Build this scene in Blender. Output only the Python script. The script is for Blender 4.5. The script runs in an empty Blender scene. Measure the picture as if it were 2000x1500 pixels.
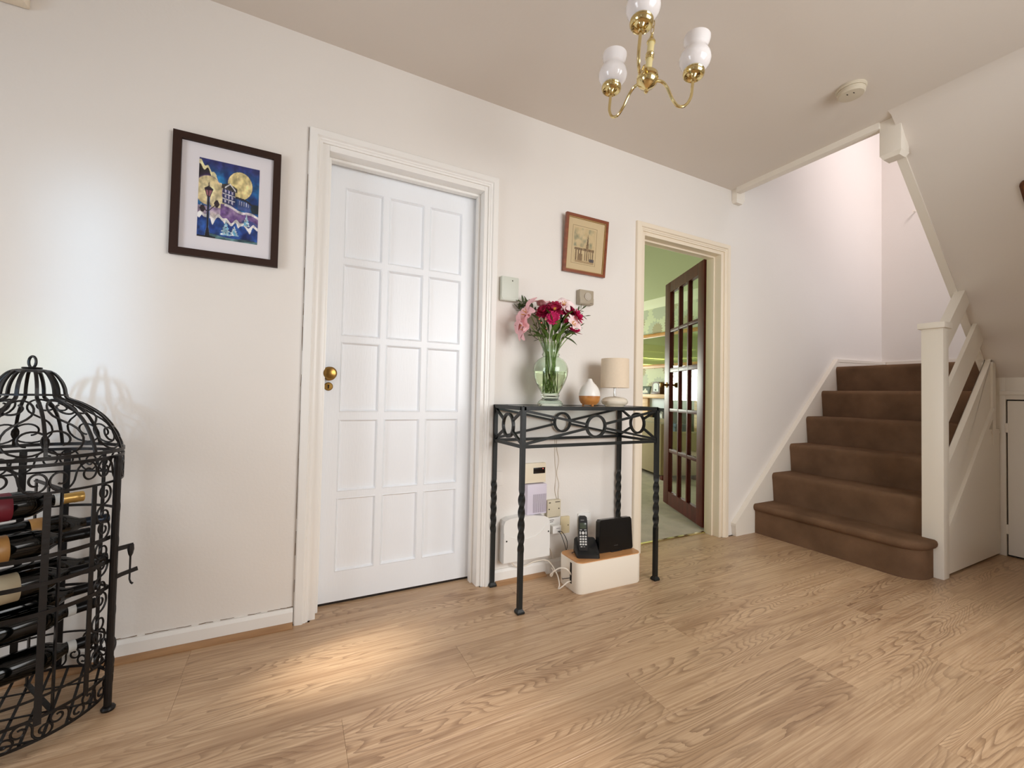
import bpy, bmesh, math, random
from mathutils import Vector, Matrix, noise
random.seed(7)
S = bpy.context.scene
COL = S.collection
PI = math.pi

# ------------------------------------------------------------------ camera
cam_d = bpy.data.cameras.new('camera')
cam = bpy.data.objects.new('camera', cam_d)
COL.objects.link(cam)
CAMP = Vector((-0.0296, -1.9657, 0.9559))
yaw, pit, rol = math.radians(-27.2251), math.radians(1.4131), math.radians(1.2072)
fw = Vector((-math.sin(yaw)*math.cos(pit), math.cos(yaw)*math.cos(pit), math.sin(pit)))
rt = Vector((math.cos(yaw), math.sin(yaw), 0))
up = rt.cross(fw)
r2 = math.cos(rol)*rt + math.sin(rol)*up
u2 = -math.sin(rol)*rt + math.cos(rol)*up
M = Matrix((r2, u2, -fw)).transposed().to_4x4()
M.translation = CAMP
cam.matrix_world = M
cam_d.sensor_width = 36
cam_d.lens = 830.35/2000*36
cam_d.clip_start = 0.02
S.camera = cam

# ------------------------------------------------------------------ world, lights, exposure
S.view_settings.view_transform = 'Standard'
S.view_settings.look = 'None'
S.view_settings.gamma = 1
S.view_settings.use_curve_mapping = False
S.view_settings.exposure = 0.0
S.cycles.max_bounces = 10
S.cycles.diffuse_bounces = 6
S.cycles.transmission_bounces = 8
S.cycles.transparent_max_bounces = 16
S.cycles.caustics_reflective = False
S.cycles.caustics_refractive = True
S.cycles.sample_clamp_indirect = 6

w = bpy.data.worlds.new('world'); S.world = w; w.use_nodes = True
bg = w.node_tree.nodes['Background']
bg.inputs[0].default_value = (0.80, 0.90, 1.0, 1)
bg.inputs[1].default_value = 2.2

def area(name, loc, target, sx, sy, power, color=(1, 1, 1), spread=180):
    d = bpy.data.lights.new(name, 'AREA')
    d.shape = 'RECTANGLE'; d.size = sx; d.size_y = sy
    d.energy = power; d.color = color; d.spread = math.radians(spread)
    o = bpy.data.objects.new(name, d); COL.objects.link(o)
    o.location = loc
    o.rotation_euler = (Vector(target)-Vector(loc)).to_track_quat('-Z', 'Y').to_euler()
    return o
def spot(name, loc, target, power, color, size, blend, radius):
    d = bpy.data.lights.new(name, 'SPOT')
    d.energy = power; d.color = color; d.spot_size = math.radians(size); d.spot_blend = blend; d.shadow_soft_size = radius
    o = bpy.data.objects.new(name, d); COL.objects.link(o)
    o.location = loc
    o.rotation_euler = (Vector(target)-Vector(loc)).to_track_quat('-Z', 'Y').to_euler()
    return o
# daylight of the hall window behind the camera
area('hall_window_light', (1.75, -3.13, 1.55), (1.15, 0, 0.55), 1.7, 1.45, 32, (1.0, 0.972, 0.935), 135)
# added lamps: a cool patch and a green tint aimed at the back wall
area('added_patch_light', (-1.62, -3.12, 1.45), (-0.66, 0.0, 1.24), 0.08, 0.85, 0.24, (0.42, 0.70, 1.0), 8)
area('added_green_light', (-1.62, -3.12, 0.98), (-0.82, 0.0, 1.02), 0.05, 0.12, 0.016, (0.62, 1.0, 0.30), 7)
# daylight through the glazed front door on the hall's west side
area('front_door_light', (-1.86, -1.00, 1.15), (0.6, -0.7, 0.3), 0.7, 1.5, 10.5, (0.88, 0.94, 1.0), 130)
# sun reaching the floor through the front door's glass and the hall window
spot('sun_through_door', (-1.70, -0.85, 1.45), (0.17, -0.345, 0.0), 460, (1.0, 0.93, 0.80), 9.5, 1.0, 0.09)
spot('sun_through_window', (1.60, -3.00, 2.00), (0.44, -0.95, 0.0), 240, (1.0, 0.90, 0.84), 15, 1.0, 0.08)
# landing window upstairs
area('landing_light', (3.9, -1.75, 4.4), (4.50, 0.0, 2.55), 0.8, 0.8, 11, (1.0, 0.84, 0.84), 75)
# living room window
area('living_room_light', (3.2, 5.35, 1.5), (3.2, 0.4, 1.2), 2.2, 1.2, 250, (0.95, 1.0, 0.88))

# ------------------------------------------------------------------ material helpers
def lin(c):
    c = c/255
    return c/12.92 if c <= 0.04045 else ((c+0.055)/1.055)**2.4
def rgb(r, g, b): return (lin(r), lin(g), lin(b), 1)
MATS = {}
class NT:
    def __init__(s, m): s.t = m.node_tree; s.N = s.t.nodes; s.b = s.N['Principled BSDF']
    def n(s, typ, **kw):
        x = s.N.new(typ)
        for k, v in kw.items(): setattr(x, k, v)
        return x
    def l(s, a, b): s.t.links.new(a, b)
def mat(name, col, rough=0.5, metal=0.0, spec=0.5, var=0.0, vscale=8.0, bump=0.0, bscale=60.0, coat=0.0, trans=0.0, ior=1.45, emit=None, estr=0.0, sheen=0.0, stretch=None, bdist=0.004):
    m = bpy.data.materials.new(name); m.use_nodes = True
    t = NT(m); b = t.b
    b.inputs['Base Color'].default_value = col
    b.inputs['Roughness'].default_value = rough
    b.inputs['Metallic'].default_value = metal
    b.inputs['Specular IOR Level'].default_value = spec
    b.inputs['Coat Weight'].default_value = coat
    b.inputs['Coat Roughness'].default_value = 0.08
    b.inputs['Transmission Weight'].default_value = trans
    b.inputs['IOR'].default_value = ior
    b.inputs['Sheen Weight'].default_value = sheen
    if emit:
        b.inputs['Emission Color'].default_value = emit; b.inputs['Emission Strength'].default_value = estr
    if var or bump:
        tc = t.n('ShaderNodeTexCoord')
        src = tc.outputs['Object']
        if stretch:
            mp = t.n('ShaderNodeMapping'); mp.inputs['Scale'].default_value = stretch
            t.l(src, mp.inputs[0]); src = mp.outputs[0]
    if var:
        nz = t.n('ShaderNodeTexNoise'); nz.inputs['Scale'].default_value = vscale; nz.inputs['Detail'].default_value = 4
        t.l(src, nz.inputs['Vector'])
        mx = t.n('ShaderNodeMix', data_type='RGBA')
        mx.inputs[6].default_value = tuple(max(0, c*(1-var)) for c in col[:3])+(1,)
        mx.inputs[7].default_value = tuple(min(1, c*(1+var)) for c in col[:3])+(1,)
        t.l(nz.outputs['Fac'], mx.inputs[0]); t.l(mx.outputs[2], b.inputs['Base Color'])
    if bump:
        nb = t.n('ShaderNodeTexNoise'); nb.inputs['Scale'].default_value = bscale; nb.inputs['Detail'].default_value = 5
        t.l(src, nb.inputs['Vector'])
        bp = t.n('ShaderNodeBump'); bp.inputs['Strength'].default_value = bump; bp.inputs['Distance'].default_value = bdist
        t.l(nb.outputs['Fac'], bp.inputs['Height']); t.l(bp.outputs[0], b.inputs['Normal'])
    MATS[name] = m
    return m
def thin_glass(name, tint=(1, 1, 1, 1), ior=1.45, rough=0.0):
    # a thin pane: fresnel share reflects, the rest passes straight on
    m = bpy.data.materials.new(name); m.use_nodes = True
    nt = m.node_tree; N = nt.nodes; N.remove(N['Principled BSDF'])
    fr = N.new('ShaderNodeFresnel'); fr.inputs[0].default_value = ior
    tr = N.new('ShaderNodeBsdfTransparent'); tr.inputs[0].default_value = tint
    gl = N.new('ShaderNodeBsdfGlossy'); gl.inputs['Roughness'].default_value = rough
    mx = N.new('ShaderNodeMixShader')
    ge = N.new('ShaderNodeNewGeometry'); iv = N.new('ShaderNodeMath'); iv.operation = 'SUBTRACT'; iv.inputs[0].default_value = 1.0
    mu = N.new('ShaderNodeMath'); mu.operation = 'MULTIPLY'
    nt.links.new(ge.outputs['Backfacing'], iv.inputs[1]); nt.links.new(iv.outputs[0], mu.inputs[0]); nt.links.new(fr.outputs[0], mu.inputs[1])
    nt.links.new(mu.outputs[0], mx.inputs[0]); nt.links.new(tr.outputs[0], mx.inputs[1]); nt.links.new(gl.outputs[0], mx.inputs[2])
    nt.links.new(mx.outputs[0], N['Material Output'].inputs[0])
    return m
def wood_mat(name, ca, cb, rough=0.45, axis='X', scale=1.0, coat=0.0):
    m = bpy.data.materials.new(name); m.use_nodes = True
    t = NT(m)
    tc = t.n('ShaderNodeTexCoord'); mp = t.n('ShaderNodeMapping')
    sc = {'X': (1.5, 14, 14), 'Y': (14, 1.5, 14), 'Z': (14, 14, 1.5)}[axis]
    mp.inputs['Scale'].default_value = tuple(s*scale for s in sc)
    t.l(tc.outputs['Object'], mp.inputs[0])
    nz = t.n('ShaderNodeTexNoise'); nz.inputs['Scale'].default_value = 3; nz.inputs['Detail'].default_value = 5
    nz.inputs['Distortion'].default_value = 0.6
    t.l(mp.outputs[0], nz.inputs['Vector'])
    rp = t.n('ShaderNodeValToRGB'); rp.color_ramp.elements[0].color = ca; rp.color_ramp.elements[1].color = cb
    rp.color_ramp.elements[0].position = 0.3; rp.color_ramp.elements[1].position = 0.7
    t.l(nz.outputs['Fac'], rp.inputs[0]); t.l(rp.outputs[0], t.b.inputs['Base Color'])
    t.b.inputs['Roughness'].default_value = rough; t.b.inputs['Coat Weight'].default_value = coat
    MATS[name] = m
    return m
def vcol_mat(name, rough=0.6):
    m = bpy.data.materials.new(name); m.use_nodes = True
    t = NT(m); a = t.n('ShaderNodeVertexColor'); a.layer_name = 'print'
    t.l(a.outputs[0], t.b.inputs['Base Color']); t.b.inputs['Roughness'].default_value = rough
    return m

# ------------------------------------------------------------------ mesh builder
OFF = {}
class MB:
    def __init__(s): s.v = []; s.f = []; s.sm = []
    def _add(s, vs, fs, smooth):
        b = len(s.v); s.v += [tuple(q) for q in vs]
        s.f += [tuple(b+i for i in f) for f in fs]; s.sm += [smooth]*len(fs)
        return s
    def box(s, x0, y0, z0, x1, y1, z1, c=0.0):
        x0, x1 = min(x0, x1), max(x0, x1); y0, y1 = min(y0, y1), max(y0, y1); z0, z1 = min(z0, z1), max(z0, z1)
        if c <= 0:
            vs = [(x, y, z) for x in (x0, x1) for y in (y0, y1) for z in (z0, z1)]
            return s._add(vs, [(0, 1, 3, 2), (4, 6, 7, 5), (0, 4, 5, 1), (2, 3, 7, 6), (0, 2, 6, 4), (1, 5, 7, 3)], False)
        bm = bmesh.new()
        bmesh.ops.create_cube(bm, size=1)
        for v in bm.verts:
            v.co = Vector(((x0+x1)/2+v.co.x*(x1-x0), (y0+y1)/2+v.co.y*(y1-y0), (z0+z1)/2+v.co.z*(z1-z0)))
        bmesh.ops.bevel(bm, geom=bm.edges[:], offset=c, segments=2, profile=0.6, affect='EDGES')
        bm.verts.index_update()
        s._add([v.co for v in bm.verts], [[v.index for v in f.verts] for f in bm.faces], True)
        bm.free(); return s
    def prism(s, poly, axis, a, b, smooth=False):
        # poly in the two other axes (order x,y,z without axis)
        def P(q, d): return {'x': (d, q[0], q[1]), 'y': (q[0], d, q[1]), 'z': (q[0], q[1], d)}[axis]
        n = len(poly)
        vs = [P(q, a) for q in poly]+[P(q, b) for q in poly]
        fs = [tuple(range(n)), tuple(range(2*n-1, n-1, -1))]+[(i, n+i, n+(i+1) % n, (i+1) % n) for i in range(n)]
        return s._add(vs, fs, smooth)
    def tube(s, pts, r, n=8, closed=False, flat=None):
        # r: radius, list of radii; flat=(w,t,normal) gives a flat bar
        pts = [Vector(q) for q in pts]; N = len(pts)
        rr = r if isinstance(r, (list, tuple)) else [r]*N
        vs = []; prev = None
        for i, q in enumerate(pts):
            if closed: t = pts[(i+1) % N]-pts[i-1]
            else: t = pts[min(i+1, N-1)]-pts[max(i-1, 0)]
            if t.length < 1e-9: t = Vector((0, 0, 1))
            t.normalize()
            if flat:
                nn = flat[2][i] if isinstance(flat[2], list) else Vector(flat[2])
                nn = (nn - t*nn.dot(t)).normalized(); bn = t.cross(nn)
                w, th = flat[0]/2, flat[1]/2
                for a_, b_ in ((-w, -th), (w, -th), (w, th), (-w, th)): vs.append(q+bn*a_+nn*b_)
            else:
                if prev is None:
                    h = Vector((0, 0, 1)) if abs(t.z) < 0.9 else Vector((1, 0, 0))
                    nn = (h-t*h.dot(t)).normalized()
                else:
                    nn = prev-t*prev.dot(t)
                    nn = nn.normalized() if nn.length > 1e-6 else t.orthogonal().normalized()
                prev = nn; bn = t.cross(nn)
                for k in range(n):
                    a_ = 2*PI*k/n; vs.append(q+(nn*math.cos(a_)+bn*math.sin(a_))*rr[i])
        if flat: n = 4
        fs = []
        for i in range(N if closed else N-1):
            j = (i+1) % N
            for k in range(n): fs.append((i*n+k, i*n+(k+1) % n, j*n+(k+1) % n, j*n+k))
        if not closed: fs += [tuple(range(n-1, -1, -1)), tuple((N-1)*n+k for k in range(n))]
        return s._add(vs, fs, not flat)
    def lathe(s, prof, n=24, c=(0, 0, 0), closed=False, smooth=True):
        # prof: (r,z) list, axis z at c
        vs = []; N = len(prof)
        for r, z in prof:
            for k in range(n):
                a_ = 2*PI*k/n; vs.append((c[0]+r*math.cos(a_), c[1]+r*math.sin(a_), c[2]+z))
        fs = []
        for i in range(N if closed else N-1):
            j = (i+1) % N
            for k in range(n): fs.append((i*n+k, i*n+(k+1) % n, j*n+(k+1) % n, j*n+k))
        if not closed:
            fs += [tuple(range(n-1, -1, -1)), tuple((N-1)*n+k for k in range(n))]
        return s._add(vs, fs, smooth)
    def sphere(s, c, r, n=12, sz=1.0):
        m = max(4, n//2)
        prof = [(r*math.sin(PI*(i+0.02)/(m+0.04)) if 0 < i < m else r*0.05, -r*sz*math.cos(PI*i/m)) for i in range(m+1)]
        return s.lathe(prof, n, c)
    def grid(s, fn, nu, nv, smooth=True):
        vs = [fn(i/nu, j/nv) for j in range(nv+1) for i in range(nu+1)]
        fs = [(j*(nu+1)+i, j*(nu+1)+i+1, (j+1)*(nu+1)+i+1, (j+1)*(nu+1)+i) for j in range(nv) for i in range(nu)]
        return s._add(vs, fs, smooth)
    def xf(s, m):
        s.v = [tuple(m @ Vector(q)) for q in s.v]; return s
    def build(s, name, m, parent=None, local=False, sharp=35, world_off=None):
        me = bpy.data.meshes.new(name)
        off = Vector((0, 0, 0))
        if parent is not None and not local: off = OFF.get(parent.name, Vector((0, 0, 0)))
        me.from_pydata([Vector(q)-off for q in s.v], [], s.f)
        me.polygons.foreach_set('use_smooth', s.sm)
        bm = bmesh.new(); bm.from_mesh(me)
        bmesh.ops.recalc_face_normals(bm, faces=bm.faces); bm.to_mesh(me); bm.free()
        if any(s.sm): me.set_sharp_from_angle(angle=math.radians(sharp))
        me.materials.append(m)
        o = bpy.data.objects.new(name, me); COL.objects.link(o)
        if parent is not None:
            o.parent = parent; OFF[o.name] = off.copy()
        else: OFF[o.name] = Vector((0, 0, 0))
        return o
def root(name, loc=(0, 0, 0), rz=0.0):
    o = bpy.data.objects.new(name, None); COL.objects.link(o)
    o.location = loc; o.rotation_euler = (0, 0, rz); o.empty_display_size = 0.05
    OFF[o.name] = Vector(loc)
    return o
def tag(o, label, cat, group=None, kind=None):
    o['label'] = label; o['category'] = cat
    if group: o['group'] = group
    if kind: o['kind'] = kind
    return o
def struct(o, label=None, cat=None):
    o['kind'] = 'structure'
    if label: o['label'] = label; o['category'] = cat
    return o
def cpart(o, parent=None, rz=None, loc=None):
    c = o.copy(); COL.objects.link(c); c.parent = parent or o.parent
    if rz is not None: c.rotation_euler = (0, 0, rz)
    if loc is not None: c.location = loc
    OFF[c.name] = OFF.get(o.name, Vector((0, 0, 0)))
    return c
def arc(cx, cy, r, a0, a1, n, z=0.0):
    return [(cx+r*math.cos(a0+(a1-a0)*i/n), cy+r*math.sin(a0+(a1-a0)*i/n), z) for i in range(n+1)]
def smooth_path(pts, n=6):
    P = [Vector(q) for q in pts]; out = []
    for i in range(len(P)-1):
        p0, p1, p2, p3 = P[max(i-1, 0)], P[i], P[i+1], P[min(i+2, len(P)-1)]
        for k in range(n):
            t = k/n
            out.append(0.5*((2*p1)+(p2-p0)*t+(2*p0-5*p1+4*p2-p3)*t*t+(3*p1-p0-3*p2+p3)*t**3))
    out.append(P[-1]); return out
# ------------------------------------------------------------------ materials
W_WALL = mat('wall_paint', rgb(231, 226, 220), 0.75, var=0.015, vscale=2.5, bump=0.12, bscale=90, spec=0.3)
W_CEIL = mat('ceiling_paint_shaded', rgb(222, 214, 205), 0.85, var=0.015, vscale=2, bump=0.1, bscale=70, spec=0.2)  # wall paint darkened, so shade on ceiling and soffit sits in the colour
W_GLOSS = mat('white_gloss', rgb(240, 238, 234), 0.30, bump=0.06, bscale=40)
W_DOOR = mat('door_white', rgb(240, 243, 247), 0.33, bump=0.25, bscale=30, stretch=(6, 6, 0.7), bdist=0.002)
W_CREAM = mat('cream_gloss', rgb(236, 224, 204), 0.35, bump=0.08, bscale=40)
W_STAIR = mat('stair_white', rgb(234, 227, 215), 0.35, bump=0.06, bscale=40)
SHADOWGAP = mat('dark_gap', rgb(40, 32, 26), 0.9)
BRASS = mat('brass', rgb(222, 204, 150), 0.14, metal=1.0)
BRASS_OLD = mat('aged_brass', rgb(150, 116, 62), 0.28, metal=1.0, var=0.25, vscale=60)
BLACK_IRON = mat('black_iron', rgb(14, 18, 17), 0.42, spec=0.5, bump=0.1, bscale=120)

def floor_mat():
    m = bpy.data.materials.new('oak_laminate'); m.use_nodes = True
    t = NT(m); L = t.l
    geo = t.n('ShaderNodeNewGeometry'); oi = t.n('ShaderNodeObjectInfo')
    sep = t.n('ShaderNodeSeparateXYZ'); L(geo.outputs['Position'], sep.inputs[0])
    rnd = t.n('ShaderNodeMath', operation='MULTIPLY'); L(oi.outputs['Random'], rnd.inputs[0]); rnd.inputs[1].default_value = 37.0
    ax = t.n('ShaderNodeMath', operation='ADD'); L(sep.outputs['X'], ax.inputs[0]); L(rnd.outputs[0], ax.inputs[1])
    def coords(sx, sy):
        x = t.n('ShaderNodeMath', operation='MULTIPLY'); L(ax.outputs[0], x.inputs[0]); x.inputs[1].default_value = sx
        y = t.n('ShaderNodeMath', operation='MULTIPLY'); L(sep.outputs['Y'], y.inputs[0]); y.inputs[1].default_value = sy
        c = t.n('ShaderNodeCombineXYZ'); L(x.outputs[0], c.inputs[0]); L(y.outputs[0], c.inputs[1]); L(rnd.outputs[0], c.inputs[2])
        return c.outputs[0]
    def noise_(sx, sy, detail=3, rough=0.5, dist=0.0):
        nz = t.n('ShaderNodeTexNoise'); nz.inputs['Scale'].default_value = 1.0
        nz.inputs['Detail'].default_value = detail; nz.inputs['Roughness'].default_value = rough; nz.inputs['Distortion'].default_value = dist
        L(coords(sx, sy), nz.inputs['Vector']); return nz.outputs['Fac']
    # cathedral figure: contour lines of a stretched smooth noise
    big = noise_(1.15, 8.0, 1.5, 0.45, 0.30)
    mul = t.n('ShaderNodeMath', operation='MULTIPLY'); L(big, mul.inputs[0]); mul.inputs[1].default_value = 34.0
    jit = noise_(9, 60, 3, 0.6); ja = t.n('ShaderNodeMath', operation='MULTIPLY_ADD'); L(jit, ja.inputs[0]); ja.inputs[1].default_value = 0.7; L(mul.outputs[0], ja.inputs[2])
    fr = t.n('ShaderNodeMath', operation='FRACT'); L(ja.outputs[0], fr.inputs[0])
    line = t.n('ShaderNodeMapRange'); line.inputs[1].default_value = 0.55; line.inputs[2].default_value = 1.0; L(fr.outputs[0], line.inputs[0])
    # the figure is strong only in patches
    patch = noise_(1.1, 5.0, 2, 0.5); pr = t.n('ShaderNodeMapRange'); pr.inputs[1].default_value = 0.40; pr.inputs[2].default_value = 0.60
    L(patch, pr.inputs[0])
    fig = t.n('ShaderNodeMath', operation='MULTIPLY'); L(line.outputs[0], fig.inputs[0]); L(pr.outputs[0], fig.inputs[1])
    streak = noise_(2.2, 150, 4, 0.65)
    fine = noise_(14, 420, 3, 0.7)
    # knots
    vo = t.n('ShaderNodeTexVoronoi'); vo.inputs['Scale'].default_value = 1.0
    kd = t.n('ShaderNodeTexNoise'); kd.inputs['Scale'].default_value = 1.0; kd.inputs['Detail'].default_value = 2; L(coords(7, 22), kd.inputs['Vector'])
    kv = t.n('ShaderNodeVectorMath', operation='MULTIPLY_ADD'); L(kd.outputs['Color'], kv.inputs[0]); kv.inputs[1].default_value = (0.28, 0.28, 0.0); L(coords(2.0, 6.2), kv.inputs[2])
    L(kv.outputs[0], vo.inputs['Vector'])
    kn = t.n('ShaderNodeMapRange'); kn.inputs[1].default_value = 0.10; kn.inputs[2].default_value = 0.03; L(vo.outputs['Distance'], kn.inputs[0])
    kmask = t.n('ShaderNodeMath', operation='GREATER_THAN'); kmask.inputs[1].default_value = 0.45
    sepc = t.n('ShaderNodeSeparateColor'); L(vo.outputs['Color'], sepc.inputs[0]); L(sepc.outputs[0], kmask.inputs[0])
    kk = t.n('ShaderNodeMath', operation='MULTIPLY'); L(kn.outputs[0], kk.inputs[0]); L(kmask.outputs[0], kk.inputs[1])
    kr = t.n('ShaderNodeMath', operation='MULTIPLY_ADD'); L(vo.outputs['Distance'], kr.inputs[0]); kr.inputs[1].default_value = 20.0
    kj = t.n('ShaderNodeMath', operation='MULTIPLY'); L(jit, kj.inputs[0]); kj.inputs[1].default_value = 1.6; L(kj.outputs[0], kr.inputs[2])
    kf = t.n('ShaderNodeMath', operation='FRACT'); L(kr.outputs[0], kf.inputs[0])
    kl = t.n('ShaderNodeMapRange'); kl.inputs[1].default_value = 0.45; kl.inputs[2].default_value = 0.95; L(kf.outputs[0], kl.inputs[0])
    ke = t.n('ShaderNodeMapRange'); ke.inputs[1].default_value = 0.34; ke.inputs[2].default_value = 0.06; L(vo.outputs['Distance'], ke.inputs[0])
    k1 = t.n('ShaderNodeMath', operation='MULTIPLY'); L(kl.outputs[0], k1.inputs[0]); L(ke.outputs[0], k1.inputs[1])
    krg = t.n('ShaderNodeMath', operation='MULTIPLY'); L(k1.outputs[0], krg.inputs[0]); L(kmask.outputs[0], krg.inputs[1])
    def mixc(fac, a, b, mode='MIX', k=1.0):
        mx = t.n('ShaderNodeMix', data_type='RGBA', blend_type=mode)
        if k != 1.0:
            q = t.n('ShaderNodeMath', operation='MULTIPLY'); L(fac, q.inputs[0]); q.inputs[1].default_value = k; fac = q.outputs[0]
        L(fac, mx.inputs[0])
        for s_, i in ((a, 6), (b, 7)):
            if isinstance(s_, tuple): mx.inputs[i].default_value = s_
            else: L(s_, mx.inputs[i])
        return mx.outputs[2]
    st = t.n('ShaderNodeMapRange'); st.inputs[1].default_value = 0.3; st.inputs[2].default_value = 0.7; L(streak, st.inputs[0])
    c1 = mixc(st.outputs[0], rgb(168, 135, 102), rgb(218, 188, 154))
    c2 = mixc(fine, c1, rgb(146, 111, 80), k=0.45)
    blot = noise_(1.8, 11, 3, 0.55, 0.4); br = t.n('ShaderNodeMapRange'); br.inputs[1].default_value = 0.52; br.inputs[2].default_value = 0.72; L(blot, br.inputs[0])
    c2 = mixc(br.outputs[0], c2, rgb(134, 99, 70), k=0.55)
    c3 = mixc(fig.outputs[0], c2, rgb(108, 76, 51), k=0.62)
    c3 = mixc(krg.outputs[0], c3, rgb(112, 80, 56), k=0.45)
    c4 = mixc(kk.outputs[0], c3, rgb(96, 64, 44), k=0.8)
    hs = t.n('ShaderNodeHueSaturation'); L(c4, hs.inputs['Color'])
    vr = t.n('ShaderNodeMapRange'); L(oi.outputs['Random'], vr.inputs[0]); vr.inputs[3].default_value = 0.95; vr.inputs[4].default_value = 1.07
    L(vr.outputs[0], hs.inputs['Value'])
    L(hs.outputs[0], t.b.inputs['Base Color'])
    rr = t.n('ShaderNodeMapRange'); L(streak, rr.inputs[0]); rr.inputs[3].default_value = 0.30; rr.inputs[4].default_value = 0.46
    L(rr.outputs[0], t.b.inputs['Roughness'])
    bp = t.n('ShaderNodeBump'); bp.inputs['Strength'].default_value = 0.25; bp.inputs['Distance'].default_value = 0.0012
    L(fine, bp.inputs['Height']); L(bp.outputs[0], t.b.inputs['Normal'])
    t.b.inputs['Specular IOR Level'].default_value = 0.5
    return m
OAK = floor_mat()
OAK_BEAD = wood_mat('oak_bead', rgb(150, 112, 78), rgb(178, 138, 98), 0.4, 'X')

XL, XR, YB = -1.80, 4.02, -3.05      # hall extents
CE = 2.446
# ------------------------------------------------------------------ floor of planks
floor = MB().box(XL, YB, -0.12, 4.95, 0.13, -0.0085).build('floor', mat('subfloor', rgb(120, 88, 60), 0.8))
struct(floor, 'oak laminate floor of long planks running along the white wall', 'floor')
def plank(x0, x1, y0, y1):
    g = 0.0002; c = 0.0005; z = 0.0
    x0 += g; x1 -= g; y0 += g; y1 -= g
    b = MB()
    b._add([(x0, y0, -0.008), (x1, y0, -0.008), (x1, y1, -0.008), (x0, y1, -0.008),
            (x0, y0, z-c), (x1, y0, z-c), (x1, y1, z-c), (x0, y1, z-c),
            (x0+c, y0+c, z), (x1-c, y0+c, z), (x1-c, y1-c, z), (x0+c, y1-c, z)],
           [(0, 1, 5, 4), (1, 2, 6, 5), (2, 3, 7, 6), (3, 0, 4, 7), (4, 5, 9, 8), (5, 6, 10, 9), (6, 7, 11, 10), (7, 4, 8, 11), (8, 9, 10, 11)], False)
    return b.build('plank', OAK, floor)
joints = {0: 2.24, 1: -0.322, 2: 0.548, 3: 0.125, 4: 1.02, 5: 1.676, 6: 2.13}
rows = int((0-YB)/0.204)+1
LEN = 1.285
for i in range(rows):
    y1 = -0.012-0.204*i; y0 = max(YB, y1-0.204)
    if i == 0: y1 = 0.118 if False else -0.012
    j = joints.get(i, (0.37*i*i+0.21*i) % LEN)
    x = j-LEN*math.ceil((j-XL)/LEN)
    while x < XR:
        a, b_ = max(x, XL), min(x+LEN, XR)
        if b_-a > 0.02 and y1 > y0: plank(a, b_, y0, y1)
        x += LEN
plank(0.06, 0.82, -0.012, 0.125); plank(1.875, 2.63, -0.012, 0.115)

# ------------------------------------------------------------------ walls
D1 = (0.052, 0.832, 2.012); D2 = (1.866, 2.636, 1.992); T = 0.12
wb = MB()
wb.box(XL-0.1, 0, 0, D1[0], T, 5.0); wb.box(D1[0], 0, D1[2], D1[1], T, 5.0); wb.box(D1[1], 0, 0, D2[0], T, 5.0)
wb.box(D2[0], 0, D2[2], D2[1], T, 5.0); wb.box(D2[1], 0, 0, 5.05, T, 5.0)
struct(wb.build('wall_back', W_WALL), 'long off-white hall wall holding two doors and framed pictures', 'wall')
wl = MB()
LY0, LY1, LZ0, LZ1 = -1.38, -0.62, 0.35, 2.0
wl.box(XL-0.1, YB, 0, XL, LY0, CE); wl.box(XL-0.1, LY1, 0, XL, 0, CE); wl.box(XL-0.1, LY0, LZ1, XL, LY1, CE); wl.box(XL-0.1, LY0, 0, XL, LY1, LZ0)
struct(wl.build('wall_left', W_WALL), 'off-white hall wall pierced by the glazed front door', 'wall')
wf = MB()
wf.box(XL-0.1, YB-0.1, 0, -1.75, YB, CE); wf.box(-1.50, YB-0.1, 0, 0.85, YB, CE); wf.box(-1.75, YB-0.1, 0, -1.50, YB, 0.85); wf.box(-1.75, YB-0.1, 2.25, -1.50, YB, CE); wf.box(2.63, YB-0.1, 0, XR, YB, CE); wf.box(0.85, YB-0.1, 2.28, 2.63, YB, CE); wf.box(0.85, YB-0.1, 0, 2.63, YB, 0.65)
struct(wf.build('wall_front', W_WALL), 'off-white hall wall with a window across from the console table', 'wall')
wr = MB()
wr.box(XR, -1.95, 0, XR+0.1, YB, CE)
struct(wr.build('wall_right', W_WALL), 'off-white hall wall beyond the cupboard', 'wall')
struct(MB().box(4.897, -1.95, -0.1, 5.0, 0.0, 5.0).build('wall_stair_end', W_WALL), 'pale wall closing the top of the lower stair flight', 'wall')
up_ = MB()
up_.box(2.60, -1.95, 2.62, 5.0, -1.85, 3.7); up_.box(2.60, -1.95, 4.9, 5.0, -1.85, 5.0); up_.box(2.60, -1.95, 3.7, 3.25, -1.85, 4.9); up_.box(4.55, -1.95, 3.7, 5.0, -1.85, 4.9)
up_.box(0.8, -1.95, 2.62, 0.9, 0, 5.0); up_.box(0.8, -1.95, 2.62, 2.6, -1.85, 5.0)
struct(up_.build('wall_landing', W_WALL), 'pale upstairs walls round the landing window', 'wall')
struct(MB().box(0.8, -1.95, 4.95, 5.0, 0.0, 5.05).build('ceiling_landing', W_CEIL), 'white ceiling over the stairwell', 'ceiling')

# hall ceiling, open over the lower stair flight
cl = MB()
cl.box(XL-0.1, YB-0.1, CE, 2.735, 0.0, CE+0.16); cl.box(2.735, YB-0.1, CE, XR+0.1, -1.85, CE+0.16)
struct(cl.build('ceiling', W_CEIL), 'plain off-white hall ceiling cut away over the stairs', 'ceiling')
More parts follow.
